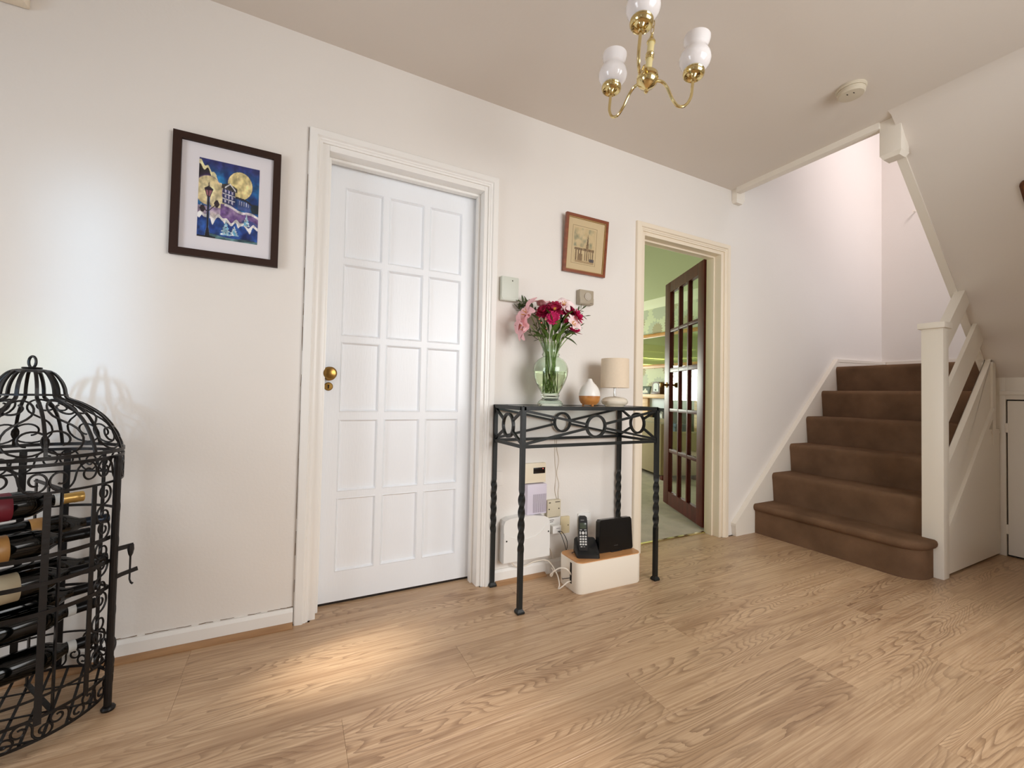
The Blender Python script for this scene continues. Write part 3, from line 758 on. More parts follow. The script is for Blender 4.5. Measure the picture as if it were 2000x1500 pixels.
MB().box(4.62, 2.18, 0.10, 4.85, 2.74, 0.56, 0.015).build('stove_body', SB, sv)
MB().box(4.60, 2.15, 0.56, 4.858, 2.77, 0.60, 0.008).build('stove_top', SB, sv)
MB().box(4.608, 2.25, 0.20, 4.622, 2.67, 0.48, 0.006).build('stove_door', mat('stove_glass', rgb(18, 20, 24), 0.1), sv)
for y in (2.22, 2.70):
    for x in (4.65, 4.82): MB().box(x-0.02, y-0.02, 0.0, x+0.02, y+0.02, 0.11).build('leg', SB, sv)
# photo frame, clock, letter
pf = root('photo_frame', (4.78, 2.90, 1.005), 0); tag(pf, 'dark green photo frame leaning on the living room mantel shelf', 'photo frame')
GREENF = mat('frame_green', rgb(60, 74, 58), 0.4)
tl = Matrix.Translation((4.76, 2.90, 1.005)) @ Matrix.Rotation(math.radians(14), 4, 'Y')
MB().box(0, -0.105, 0, 0.012, 0.105, 0.125, 0.003).xf(tl).build('frame', GREENF, pf)
def photo(u, v):
    return (1, 1, 1)
MB().box(-0.001, -0.088, 0.016, 0.001, 0.088, 0.11).xf(tl).build('backing', mat('photo_dark', rgb(84, 92, 84), 0.5), pf)
fg = MB().prism([(-0.04, 0.02), (-0.065, 0.02), (-0.05, 0.055), (-0.02, 0.062), (-0.008, 0.088), (0.012, 0.088), (0.02, 0.062), (0.05, 0.05), (0.06, 0.02)], 'x', -0.0016, -0.0008)
fg.xf(tl).build('photo', mat('photo_white', rgb(226, 222, 214), 0.5), pf)
ck = root('mantel_clock', (4.80, 2.635, 1.005)); tag(ck, 'arched wooden mantel clock with a pale dial in the living room', 'clock')
arch = [(2.570, 1.025), (2.570, 1.15), (2.585, 1.172), (2.610, 1.185), (2.645, 1.19), (2.680, 1.185), (2.705, 1.172), (2.720, 1.15), (2.720, 1.025)]
MB().prism(arch, 'x', 4.735, 4.86).build('case', WALN, ck)
MB().box(4.725, 2.560, 1.005, 4.87, 2.730, 1.027, 0.003).build('plinth', WALN, ck)
dl = [(2.595, 1.045), (2.595, 1.145), (2.615, 1.165), (2.645, 1.17), (2.675, 1.165), (2.695, 1.145), (2.695, 1.045)]
dd = MB().prism(dl, 'x', 4.732, 4.7355).build('dial', mat('dial_white', rgb(214, 220, 224), 0.4), ck)
pn = MB().lathe([(0.014, 0), (0.014, 0.002), (0.002, 0.003)], 16); pn.xf(Matrix.Translation((4.732, 2.650, 1.068)) @ Matrix.Rotation(-PI/2, 4, 'Y')); pn.build('pendulum', BLACK_IRON, ck)
lm = MB()
for a, b_ in (((0, 0), (0, 0.15)), ((0, 0.15), (0.055, 0.04)), ((0.055, 0.04), (0.11, 0.15)), ((0.11, 0.15), (0.11, 0))):
    lm.tube([(4.65, 2.555-a[0], 0.60+a[1]+0.0), (4.65, 2.555-b_[0], 0.60+b_[1])], 0, flat=(0.022, 0.03, (1, 0, 0)))
tag(lm.build('letter_ornament', mat('letter_white', rgb(238, 240, 240), 0.5)), 'white standing letter M on top of the living room stove', 'ornament')
# sofa seen from behind
SOFA = mat('sofa_tan', rgb(158, 138, 104), 0.85, var=0.08, vscale=6, bump=0.4, bscale=200, sheen=0.2)
def rot_box(name, m, par, cx, cy, rz, x0, y0, z0, x1, y1, z1, c):
    return MB().box(x0, y0, z0, x1, y1, z1, c).xf(Matrix.Translation((cx, cy, 0)) @ Matrix.Rotation(rz, 4, 'Z')).build(name, m, par)
sf = root('armchair', (3.95, 1.95, 0)); tag(sf, 'tan leather armchair standing with its back to the living room doorway', 'armchair')
cx, cy = 3.74, 1.60
rz = math.atan2(2.172-1.60, 3.923-3.74)
rot_box('backrest', SOFA, sf, cx, cy, rz, 0.0, -0.16, 0.055, 0.92, 0.0, 0.66, 0.04)
rot_box('cushion', SOFA, sf, cx, cy, rz, 0.14, -0.24, 0.40, 0.78, -0.12, 0.70, 0.05)
rot_box('seat', SOFA, sf, cx, cy, rz, 0.05, -0.52, 0.055, 0.87, -0.14, 0.42, 0.05)
rot_box('arm', SOFA, sf, cx, cy, rz, -0.02, -0.52, 0.055, 0.14, -0.02, 0.56, 0.05)
rot_box('arm', SOFA, sf, cx, cy, rz, 0.78, -0.52, 0.055, 0.94, -0.02, 0.56, 0.05)
for a, b_ in ((0.04, -0.06), (0.88, -0.06), (0.04, -0.46), (0.88, -0.46)):
    rot_box('foot', MAH, sf, cx, cy, rz, a-0.03, b_-0.03, 0.004, a+0.03, b_+0.03, 0.06, 0.005)
# ------------------------------------------------------------------ console table
ta = root('console_table', (1.285, -0.168, 0))
tag(ta, 'tall black wrought iron console table with twisted legs against the white wall', 'table')
TX0, TX1, TY0, TY1, TZ = 0.880, 1.688, -0.0235, -0.3136, 0.905
hb_ = 0.010
def leg(x, y, z0t=0.262, z1t=0.535):
    b = MB(); h = hb_
    n = 60; ring = []
    zs_ = [0.012]+[z0t+(z1t-z0t)*i/n for i in range(n+1)]+[TZ-0.003]
    for i, z in enumerate(zs_):
        u_ = min(max((z-z0t)/(z1t-z0t), 0), 1); tw = u_*2.5*2*PI/2*1.0
        e = min(u_, 1-u_); hh = h*(1+0.12*min(1, e*10))
        a = tw*1.0
        ring.append([(x+hh*(cx_*math.cos(a)-cy_*math.sin(a)), y+hh*(cx_*math.sin(a)+cy_*math.cos(a)), z) for cx_, cy_ in ((-1, -1), (1, -1), (1, 1), (-1, 1))])
    vs = [p for r_ in ring for p in r_]
    fs = [(4*i+j, 4*i+(j+1) % 4, 4*(i+1)+(j+1) % 4, 4*(i+1)+j) for i in range(len(ring)-1) for j in range(4)]
    fs += [(3, 2, 1, 0), tuple(4*(len(ring)-1)+j for j in range(4))]
    b._add(vs, fs, True)
    o = b.build('leg', BLACK_IRON, ta, sharp=30)
    f = MB(); f.box(x-0.018, y-0.018, 0.0, x+0.018, y+0.018, 0.010, 0.003)
    f._add([(x-0.017, y-0.017, 0.010), (x+0.017, y-0.017, 0.010), (x+0.017, y+0.017, 0.010), (x-0.017, y+0.017, 0.010),
            (x-0.010, y-0.010, 0.020), (x+0.010, y-0.010, 0.020), (x+0.010, y+0.010, 0.020), (x-0.010, y+0.010, 0.020)], [(0, 1, 5, 4), (1, 2, 6, 5), (2, 3, 7, 6), (3, 0, 4, 7)], False)
    f.build('foot', BLACK_IRON, o)
for x in (TX0, TX1):
    for y in (TY0, TY1): leg(x, y)
def bar(nm, a, b_, w_=0.016, t_=0.012, nrm=(0, 0, 1)):
    return MB().tube([a, b_], 0, flat=(w_, t_, nrm)).build(nm, BLACK_IRON, ta)
ZU, ZL = TZ-0.009, 0.725
for y in (TY0, TY1):
    bar('top_rail', (TX0, y, ZU), (TX1, y, ZU), 0.02, 0.018); bar('lower_rail', (TX0, y, ZL), (TX1, y, ZL), 0.014, 0.014)
for x in (TX0, TX1):
    bar('top_rail', (x, TY0, ZU), (x, TY1, ZU), 0.02, 0.018); bar('lower_rail', (x, TY0, ZL), (x, TY1, ZL), 0.014, 0.014)
def cross(p0, p1, rx_, rz_):
    # two diagonals broken by an oval ring, in the vertical plane through p0,p1
    p0 = Vector((p0[0], p0[1], 0)); p1 = Vector((p1[0], p1[1], 0)); d = p1-p0; L_ = d.length; d.normalize()
    zc = (ZU+ZL)/2; c = (p0+p1)/2
    nrm = (d.y, -d.x, 0)
    ov = [c+d*(rx_*math.cos(2*PI*i/32))+Vector((0, 0, zc+rz_*math.sin(2*PI*i/32))) for i in range(32)]
    MB().tube(ov, 0, closed=True, flat=(0.011, 0.013, nrm)).build('oval_ring', BLACK_IRON, ta)
    for sx in (-1, 1):
        for sz in (-1, 1):
            a = c+d*(sx*(L_/2-0.010))+Vector((0, 0, zc+sz*((ZU-ZL)/2-0.012)))
            v = a-(c+Vector((0, 0, zc)))
            # end on the oval
            t_ = 1/math.sqrt((v.dot(d)/rx_)**2+(v.z/rz_)**2)
            e = c+Vector((0, 0, zc))+v*t_
            bar('diagonal', tuple(a), tuple(e), 0.011, 0.011, nrm)
cross((TX0, TY0), (TX1, TY0), 0.050, 0.050); cross((TX0, TY1), (TX1, TY1), 0.055, 0.051)
cross((TX0, TY0), (TX0, TY1), 0.052, 0.054); cross((TX1, TY0), (TX1, TY1), 0.052, 0.054)
TOPM = thin_glass('table_top_glass', (0.90, 0.96, 0.94, 1), 1.5, 0.02)
MB().box(TX0+0.008, TY0-0.006, TZ-0.012, TX1-0.008, TY1+0.006, TZ-0.001, 0.001).build('table_top', TOPM, ta)
TT = TZ-0.001

# ------------------------------------------------------------------ things on the table
VR = Vector((0.844, -0.537, 0)); VD = Vector((0.537, 0.844, 0))
VC = Vector((1.122, -0.150, 0))
GREEN_GL = mat('green_glass', rgb(238, 249, 236), 0.02, trans=1.0, ior=1.36, spec=0.6)
va = root('flower_vase', (VC.x, VC.y, TT)); tag(va, 'pale green glass urn vase half full of water on the console table', 'vase')
op = [(0.0585, 0.000), (0.064, 0.006), (0.0645, 0.012), (0.058, 0.022), (0.045, 0.032), (0.040, 0.038), (0.044, 0.044), (0.0475, 0.050), (0.044, 0.057), (0.046, 0.064), (0.058, 0.085), (0.072, 0.112), (0.083, 0.142), (0.088, 0.170), (0.0875, 0.190), (0.080, 0.213), (0.064, 0.232), (0.046, 0.243), (0.040, 0.247), (0.0435, 0.252), (0.045, 0.257), (0.042, 0.263), (0.040, 0.270), (0.044, 0.290), (0.053, 0.309), (0.0545, 0.312)]
th = 0.0035
ip = [(max(r-th, 0.004), z) for r, z in op if z > 0.055]
prof = op+[(r, z) for r, z in reversed(ip)]+[(0.004, 0.058)]
# one closed skin: out, over the lip, down the inside
MB().lathe(prof, 40).build('glass', GREEN_GL, va, local=True)
WATER = mat('vase_water', rgb(248, 246, 222), 0.0, trans=1.0, ior=1.33)
wp = [(0.003, 0.0600)]+[(r-0.0012, z) for r, z in ip if 0.062 < z < 0.168]
wp += [(wp[-1][0]+0.0005, 0.170), (0.003, 0.170)]
MB().lathe(wp, 40).build('water', WATER, va, local=True)

STEM = mat('stem_green', rgb(128, 156, 82), 0.6, var=0.15, vscale=30)
STEM_D = mat('twig_green', rgb(88, 84, 52), 0.7)
LEAF = mat('leaf_green', rgb(84, 112, 42), 0.5, var=0.3, vscale=40)
LEAF_D = mat('sprig_green', rgb(70, 82, 44), 0.5, var=0.25, vscale=60)
CRIM = mat('crimson_petal', rgb(158, 14, 62), 0.6, var=0.25, vscale=70)
MAGE = mat('magenta_petal', rgb(200, 28, 98), 0.6, var=0.2, vscale=70)
PINK = mat('pink_petal', rgb(238, 188, 194), 0.55, var=0.12, vscale=50)
PALE = mat('pale_petal', rgb(246, 222, 222), 0.55, var=0.12, vscale=50)
YEL = mat('flower_eye', rgb(222, 170, 70), 0.7)
BERRY = mat('berry_pink', rgb(224, 122, 118), 0.35)
def VP(px, py, dep=0.0):
    # a point in the vase's own upright plane, dep metres further back
    return VC+VR*((px-1075)*0.00252)+VD*dep+Vector((0, 0, 1.427-(py-590)*0.00243))
def stem_path(head, foot, sag=0.0):
    # from the flower through the vase's neck to the vase's floor
    nk = VC+Vector((0, 0, TT+0.258)); h = Vector(head)
    a = nk+(h-nk).normalized()*0.0; off = Vector(((h-nk).x, (h-nk).y, 0)); 
    if off.length > 0.030: off = off.normalized()*0.030
    ft = VC+Vector((foot[0], foot[1], TT+foot[2]))
    mid = nk+off*0.9
    return smooth_path([ft, (ft*0.4+mid*0.6)+Vector((0, 0, -0.01)), mid, mid*0.45+h*0.55+Vector((0, 0, 0.012+sag)), h], 6)
def petal_mesh(n, r0, r1, wd, cup, dirs, thick=0.0008, curl=0.0, jitter=0.0, notch=False):
    # n petals around local +Z
    b = MB()
    for i in range(n):
        a0 = 2*PI*(i+random.uniform(-jitter, jitter))/n; cu = cup*(1+random.uniform(-0.3, 0.3)*(jitter > 0))
        def f(u, v, a0=a0, cu=cu):
            rr = r0+(r1-r0)*v
            wv = wd*math.sin(PI*min(1, 0.12+0.80*v))**0.8
            x = rr*math.cos(cu*v); z = rr*math.sin(cu*v)+curl*v*v*-1*r1
            y = (u-0.5)*wv*2; z += -abs(u-0.5)*wv*0.25*-1
            return (x*math.cos(a0)-y*math.sin(a0), x*math.sin(a0)+y*math.cos(a0), z)
        b.grid(f, 3, 5)
    return b
def facing(d): return Vector(d).normalized().to_track_quat('Z', 'Y').to_matrix().to_4x4()
FOOTS = [(0.020, 0.012, 0.066), (-0.022, 0.004, 0.066), (0.008, -0.020, 0.066), (-0.010, 0.018, 0.066), (0.026, -0.008, 0.066), (-0.018, -0.016, 0.066), (0.0, 0.026, 0.066), (0.015, 0.022, 0.066), (-0.026, 0.014, 0.066), (0.024, 0.004, 0.070), (-0.004, -0.026, 0.066), (0.004, 0.006, 0.066), (-0.014, 0.0, 0.068)]
fi = [0]
def foot():
    fi[0] += 1; return FOOTS[fi[0] % len(FOOTS)]
def daisy(px, py, dep, d, r, m, label, layers=2, eye=YEL, eye_r=0.28, n=20):
    r *= 1.32; h = VP(px, py, dep); o = root('chrysanthemum', h); tag(o, label, 'flower', 'magenta and crimson blooms in the vase')
    R_ = facing(d)
    pb = MB()
    for L_ in range(layers):
        q = petal_mesh(n-4*L_, r*0.18, r*(1-0.22*L_), r*0.17, 0.10+0.35*L_, None, jitter=0.3)
        q.xf(Matrix.Translation((0, 0, 0.002+0.003*L_)) @ Matrix.Rotation(L_*0.2, 4, 'Z')); pb._add(q.v, q.f, True)
    pb.xf(R_).build('petals', m, o, local=True)
    e = MB().lathe([(r*eye_r, 0.001), (r*eye_r, 0.005), (r*eye_r*0.6, 0.008), (0.0005, 0.009)], 14).xf(R_); e.build('flower_eye', eye, o, local=True)
    back = Vector(d).normalized()*-0.012
    MB().tube([h-Vector(h)+p for p in [Vector((0, 0, 0))]] if False else [Vector(p)-h for p in stem_path(h+back, foot())], 0.0019, 7).build('stem', STEM, o, local=True)
    cx_ = MB().lathe([(0.002, -0.012), (0.006, -0.008), (0.008, 0.0), (0.002, 0.001)], 10).xf(R_); cx_.build('calyx', LEAF, o, local=True)
toCam = Vector((-0.53, -0.83, 0.12))
daisy(1060, 611, -0.010, toCam+VR*-0.35+Vector((0, 0, .45)), 0.034, CRIM, 'deep crimson bloom next to the pink lilies in the vase', 3, eye=CRIM)
daisy(1081.5, 607, -0.020, toCam+Vector((0, 0, .25)), 0.036, CRIM, 'deep crimson bloom with a yellow eye topping the bouquet', 3)
daisy(1106, 611, -0.008, toCam+VR*0.4+Vector((0, 0, .5)), 0.034, CRIM, 'deep crimson bloom beneath the pale star lily in the vase', 3, eye=CRIM)
daisy(1078, 627, -0.045, toCam, 0.0275, MAGE, 'small magenta daisy low in the front of the bouquet', 2, eye=MAGE, eye_r=0.2)
daisy(1124, 620, 0.0, toCam*0.3+VR*0.9+Vector((0, 0, .5)), 0.038, MAGE, 'large bright magenta bloom seen side on at the outer edge of the bouquet', 3, eye=MAGE)
daisy(1118, 654, -0.02, Vector((0.25, -0.3, 1)), 0.036, MAGE, 'magenta bloom seen from the side drooping over the vase rim', 2, eye=MAGE)
daisy(1104, 632, -0.03, toCam+VR*0.2, 0.014, CRIM, 'small half open crimson bloom in the middle of the bouquet', 2, eye=CRIM, n=12)
def lily(px, py, dep, d, r, m, label, open_=0.6, curl=0.2, eye=True, name='lily'):
    r *= 1.3; h = VP(px, py, dep); o = root(name, h); tag(o, label, 'flower', 'pink lilies in the vase')
    R_ = facing(d)
    for i in range(6):
        a0 = 2*PI*i/6+random.uniform(-0.12, 0.12); op_ = open_+random.uniform(-0.12, 0.12); inner = i % 2
        def f(u, v, a0=a0, op_=op_, inner=inner):
            rr = r*(0.06+0.94*v); wv = r*(0.27+0.09*inner)*math.sin(PI*min(1, 0.10+0.86*v))**0.75
            an_ = (1-v)*1.25+v*(1.25-op_*1.6)
            x = rr*math.cos(an_)+curl*r*max(0, v-0.6)*0.8; z = rr*math.sin(an_)-curl*r*max(0, v-0.55)**1.5*1.8
            y = (u-0.5)*2*wv; z += abs(u-0.5)*wv*0.5
            return (x*math.cos(a0)-y*math.sin(a0), x*math.sin(a0)+y*math.cos(a0), z)
        MB().grid(f, 4, 8).xf(R_).build('petal', m, o, local=True)
    if eye:
        e = MB()
        for i in range(5):
            a = 2*PI*i/5; e.tube([(0, 0, 0.004), (r*0.10*math.cos(a), r*0.10*math.sin(a), r*0.35), (r*0.2*math.cos(a), r*0.2*math.sin(a), r*0.5)], [0.0012, 0.0010, 0.0022], 5)
        e.xf(R_).build('stamens', YEL, o, local=True)
    back = Vector(d).normalized()*-0.002
    MB().tube([Vector(p)-h for p in stem_path(h+back, foot())], 0.0021, 7).build('stem', STEM, o, local=True)
lily(1034, 622, -0.02, toCam*0.45-VR*0.75+Vector((0, 0, .35)), 0.075, PINK, 'large pink lily facing the white door side of the bouquet', 0.55, 0.3)
lily(1033, 641, -0.03, toCam*0.35-VR*0.9-Vector((0, 0, .25)), 0.075, PINK, 'pink lily hanging lowest over the vase on the door side', 0.35, 0.25)
lily(1058, 606, 0.015, toCam*0.1+VR*0.1+Vector((0, 0, 1)), 0.068, PINK, 'pink lily standing upright with a curling petal above the crimson blooms', 0.45, 0.5)
lily(1099, 597, 0.0, toCam+Vector((0, 0, .35)), 0.042, PALE, 'pale pink star lily with a yellow throat at the top of the bouquet', 0.95, 0.1)
lily(1112, 640, -0.02, toCam*0.5+VR*0.5+Vector((0, 0, .2)), 0.045, PALE, 'pale half open lily above the drooping magenta bloom', 0.4, 0.1)
def sprig(pts, nleaf, ll, label, lm, wd=0.22, deps=0.0):
    P = [VP(x, y, deps) for x, y in pts]
    h = P[-1]; o = root('foliage_sprig', h); tag(o, label, 'foliage', 'green sprigs in the vase')
    base = stem_path(P[0], foot())
    path = base[:-1]+smooth_path(P, 5)
    MB().tube([Vector(p)-h for p in path], 0.0013, 6).build('stem', STEM_D, o, local=True)
    sp = smooth_path(P, 6); proto = None
    for i in range(nleaf):
        t_ = 0.15+0.85*i/(nleaf-1); q = sp[min(len(sp)-2, int(t_*(len(sp)-1)))]; q2 = sp[min(len(sp)-1, int(t_*(len(sp)-1))+1)]
        ax = (q2-q).normalized(); sd = ax.cross(VD).normalized()*(1 if i % 2 else -1)
        dd_ = (ax*0.8+sd*0.9+VD*random.uniform(-0.4, 0.4)).normalized()
        if i == nleaf-1: dd_ = ax
        L_ = ll*1.35*random.uniform(0.75, 1.15)
        if proto is None:
            def f(u, v):
                wv = wd*1.35*math.sin(PI*(0.04+0.94*v))**0.8
                return ((u-0.5)*wv, 0.12*v*v+abs(u-0.5)*wv*0.4, v)
            proto = MB().grid(f, 2, 5).build('leaf', lm, o, local=True); c = proto
        else:
            c = cpart(proto, o)
        mt_ = dd_.to_track_quat('Z', 'Y').to_matrix().to_4x4() @ Matrix.Rotation(random.uniform(-0.8, 0.8), 4, 'Z') @ Matrix.Diagonal((L_, L_, L_, 1))
        mt_.translation = q-h
        c.matrix_basis = mt_
sprig([(1050, 625), (1036, 606), (1023, 594), (1012, 588)], 15, 0.030, 'dark narrow leaved sprig rising beside the alarm box end of the bouquet', LEAF_D, 0.3, 0.03)
sprig([(1044, 615), (1032, 600), (1028, 592), (1024, 586)], 11, 0.028, 'narrow leaved sprig standing tallest above the pink lilies', LEAF_D, 0.3, 0.045)
sprig([(1040, 608), (1022, 604), (1014, 606), (1006, 600)], 10, 0.026, 'small leaved sprig leaning out furthest above the pink lilies', LEAF_D, 0.3, 0.04)
sprig([(1108, 632), (1122, 612), (1130, 606), (1136, 602)], 7, 0.024, 'thin sprig pointing up beyond the magenta bloom', LEAF_D, 0.26, 0.02)
sprig([(1110, 634), (1126, 617), (1134, 616.5), (1143, 616.5)], 6, 0.020, 'thin sprig reaching out level towards the small church picture', LEAF_D, 0.26, 0.03)
sprig([(1060, 672), (1044, 666), (1030, 653), (1006, 642)], 8, 0.020, 'bare twig with few small leaves arching low over the vase side', LEAF_D, 0.24, -0.01)
sprig([(1058, 668), (1050, 655), (1047, 648), (1045, 640)], 7, 0.016, 'tiny leaved sprig under the lowest pink lily', LEAF_D, 0.3, -0.03)
sprig([(1104, 655), (1122, 646), (1127, 643), (1132, 640)], 6, 0.020, 'tiny leaved sprig above the drooping magenta bloom', LEAF_D, 0.26, 0.0)
def leafy(px, py, dep, d, L_, wd, label):
    L_ *= 1.3; wd *= 1.45; h = VP(px, py, dep); o = root('broad_leaf', h); tag(o, label, 'leaf', 'broad leaves over the vase rim')
    def f(u, v):
        wv = wd*L_*math.sin(PI*(0.03+0.95*v))**0.7
        return ((u-0.5)*wv, -0.25*L_*v*v+abs(u-0.5)*wv*0.3, v*L_)
    b = MB().grid(f, 4, 7)
    q = Vector(d).normalized().to_track_quat('Z', 'Y').to_matrix().to_4x4()
    b.xf(q).build('blade', LEAF, o, local=True)
    MB().tube([Vector(p)-h for p in stem_path(h, foot())], 0.0016, 6).build('stem', STEM, o, local=True)
leafy(1063, 668, -0.035, -VR*0.8+Vector((0, 0, .35)), 0.05, 0.7, 'round green leaf folded over the vase rim on the door side')
leafy(1066, 662, -0.04, -VR*0.35+Vector((0, 0, .9)), 0.06, 0.6, 'broad green leaf standing up at the vase mouth under the tiny sprig')
leafy(1074, 672, -0.045, VR*0.1+Vector((0, 0, 1)), 0.07, 0.5, 'broad green leaf in the middle of the vase mouth')
leafy(1088, 668, -0.04, VR*0.5+Vector((0, 0, .8)), 0.075, 0.55, 'bright green leaf leaning towards the drooping magenta bloom')
leafy(1094, 655, -0.01, VR*0.9+Vector((0, 0, .1)), 0.06, 0.6, 'light green leaf reaching out under the pale half open lily')
leafy(1098, 664, -0.02, VR*0.9-Vector((0, 0, .25)), 0.06, 0.35, 'narrow leaf drooping over the vase rim on the lamp side')
leafy(1082, 660, 0.02, VR*0.2+Vector((0, 0, 1)), 0.07, 0.5, 'dark leaf at the back of the vase mouth')
leafy(1070, 655, 0.01, -VR*0.2+Vector((0, 0, 1)), 0.08, 0.45, 'tall leaf rising between the stems towards the crimson blooms')
leafy(1090, 648, 0.0, VR*0.3+Vector((0, 0, 1)), 0.08, 0.45, 'tall leaf rising behind the small magenta daisy')
leafy(1076, 645, -0.03, VR*-0.1+Vector((0, 0, 1)), 0.075, 0.5, 'leaf standing straight up below the small magenta daisy')
leafy(1060, 646, -0.02, -VR*0.5+Vector((0, 0, .9)), 0.07, 0.55, 'leaf fanning out under the round pink buds')
leafy(1096, 640, -0.02, VR*0.4+Vector((0, 0, .9)), 0.07, 0.5, 'leaf rising towards the half open lily')
leafy(1070, 632, 0.02, -VR*0.3+Vector((0, 0, 1)), 0.075, 0.6, 'dark leaf behind the pink buds')
leafy(1092, 630, 0.02, VR*0.3+Vector((0, 0, 1)), 0.075, 0.6, 'dark leaf behind the half open crimson bloom')
for i_, (qx, qy, qd, qv, ql) in enumerate(((1056, 664, -0.02, -0.9, 'first leaf from the door side in the ring round the vase mouth'), (1068, 670, -0.05, -0.3, 'leaf in front of the twig at the vase mouth'), (1086, 674, -0.05, 0.35, 'leaf over the front of the vase mouth below the drooping bloom'), (1100, 668, -0.03, 0.8, 'leaf at the lamp side of the vase mouth'), (1104, 660, 0.0, 0.7, 'leaf behind the drooping magenta bloom'), (1066, 654, -0.03, -0.5, 'leaf behind the lowest pink bud'), (1084, 655, -0.03, 0.1, 'leaf between the stems under the small magenta daisy'), (1094, 652, -0.03, 0.5, 'leaf under the small half open crimson bloom'))):
    leafy(qx, qy, qd, VR*qv-VD*0.2+Vector((0, 0, 0.75)), 0.05, 0.42, ql)
leafy(1080, 674, -0.045, VR*0.2-VD*0.4+Vector((0, 0, .7)), 0.038, 0.42, 'short leaf lapping the front of the vase rim')
for px, py, lb in ((1051, 630, 'pink round bud beside the large pink lily'), (1063, 630.5, 'pink round bud beside the small magenta daisy'), (1064, 650, 'pink round bud lowest in the bouquet'), (1055, 638, 'pale pink bud under the crimson bloom')):
    h = VP(px, py, -0.05); o = root('flower_bud', h); tag(o, lb, 'bud', 'pink buds in the vase')
    MB().sphere((0, 0, 0), 0.0065, 12, 1.15).build('bud', BERRY, o, local=True)
    cal = MB()
    for i in range(5):
        a = 2*PI*i/5; cal.tube([(0, 0, -0.008), (0.007*math.cos(a), 0.007*math.sin(a), -0.004), (0.0105*math.cos(a), 0.0105*math.sin(a), 0.004)], [0.002, 0.003, 0.0005], 5)
    cal.build('calyx', LEAF_D, o, local=True)
    MB().tube([Vector(p)-h for p in stem_path(h-Vector((0, 0, .006)), foot())], 0.0014, 6).build('stem', STEM, o, local=True)

# scent diffuser
DW = mat('diffuser_white', rgb(240, 236, 230), 0.35); DWOOD = wood_mat('diffuser_wood', rgb(176, 112, 54), rgb(200, 138, 74), 0.4, 'X')
df = root('scent_diffuser', (1.366, -0.152, TT)); tag(df, 'drop shaped scent diffuser with a white top and wood base between vase and lamp', 'diffuser')
MB().lathe([(0.034, 0.006), (0.046, 0.016), (0.053, 0.030), (0.0555, 0.046), (0.0555, 0.053), (0.02, 0.053)], 36).build('wooden_base', DWOOD, df, local=True)
MB().lathe([(0.050, 0.0535), (0.0558, 0.0535), (0.0555, 0.064), (0.052, 0.080), (0.044, 0.098), (0.033, 0.112), (0.023, 0.122), (0.016, 0.131), (0.0125, 0.140), (0.0095, 0.144), (0.003, 0.1445)], 36).build('white_cover', DW, df, local=True)
for a in (0.4, 2.5, 4.6): MB().lathe([(0.006, 0), (0.006, 0.009)], 10, (0.032*math.cos(a), 0.032*math.sin(a), 0)).build('foot', DWOOD, df, local=True)
# table lamp
CER = mat('glazed_ceramic', rgb(232, 222, 204), 0.12, coat=0.6, var=0.03, vscale=20); CHROME = mat('chrome', rgb(210, 208, 202), 0.12, metal=1.0)
SHADE = mat('lamp_shade_cloth', rgb(226, 208, 184), 0.85, var=0.04, vscale=90, bump=0.3, bscale=500)
lp = root('table_lamp', (1.532, -0.158, TT)); tag(lp, 'small table lamp with a cream drum shade and pebble shaped ceramic base', 'lamp')
MB().lathe([(0.050, 0.0), (0.052, 0.004), (0.064, 0.010), (0.071, 0.020), (0.0715, 0.028), (0.064, 0.040), (0.048, 0.048), (0.026, 0.053), (0.010, 0.054)], 36).build('base', CER, lp, local=True)
MB().lathe([(0.008, 0.052), (0.0065, 0.056), (0.0065, 0.098), (0.012, 0.102), (0.012, 0.150), (0.003, 0.151)], 18).build('stem', CHROME, lp, local=True)
MB().lathe([(0.0765, 0.100), (0.0745, 0.258), (0.0725, 0.258), (0.0745, 0.100)], 40, closed=True).build('lamp_shade', SHADE, lp, local=True)
spd = MB()
for i in range(3):
    a = 2*PI*i/3; spd.tube([(0.010*math.cos(a), 0.010*math.sin(a), 0.148), (0.073*math.cos(a), 0.073*math.sin(a), 0.110)], 0.0015, 6)
spd.build('shade_carrier', CHROME, lp, local=True)

# ------------------------------------------------------------------ cable box on the floor
BOXW = mat('box_white', rgb(238, 230, 216), 0.35)
BOXL = wood_mat('box_lid_wood', rgb(186, 130, 80), rgb(206, 152, 100), 0.4, 'X')
BX0, BX1, BY0, BY1, BH = 1.212, 1.610, -0.118, -0.298, 0.148
bcx, bcy = (BX0+BX1)/2, (BY0+BY1)/2
def rrect(x0, x1, y0, y1, r, n=6):
    pts = []
    for cx_, cy_, a0 in ((x1-r, y1-r, 0), (x0+r, y1-r, PI/2), (x0+r, y0+r, PI), (x1-r, y0+r, 1.5*PI)):
        for i in range(n+1): pts.append((cx_+r*math.cos(a0+PI/2*i/n), cy_+r*math.sin(a0+PI/2*i/n)))
    return pts
cb_ = root('cable_box', (bcx, bcy, 0), 0.0); tag(cb_, 'white cable tidy box with a wooden lid on the floor under the console table', 'box')
brz = math.radians(-1.5)
RB = Matrix.Translation((bcx, bcy, 0)) @ Matrix.Rotation(brz, 4, 'Z')
hw, hd = (BX1-BX0)/2, (BY0-BY1)/2
def bl(m): return m.xf(RB)
bx_ = MB(); o_ = rrect(-hw, hw, -hd, hd, 0.034); i_ = rrect(-hw+0.004, hw-0.004, -hd+0.004, hd-0.004, 0.030)
n_ = len(o_); vs = [(x*0.985, y*0.97, 0.0) for x, y in o_]+[(x, y, 0.006) for x, y in o_]+[(x, y, BH) for x, y in o_]+[(x, y, BH) for x, y in i_]+[(x, y, 0.02) for x, y in i_]
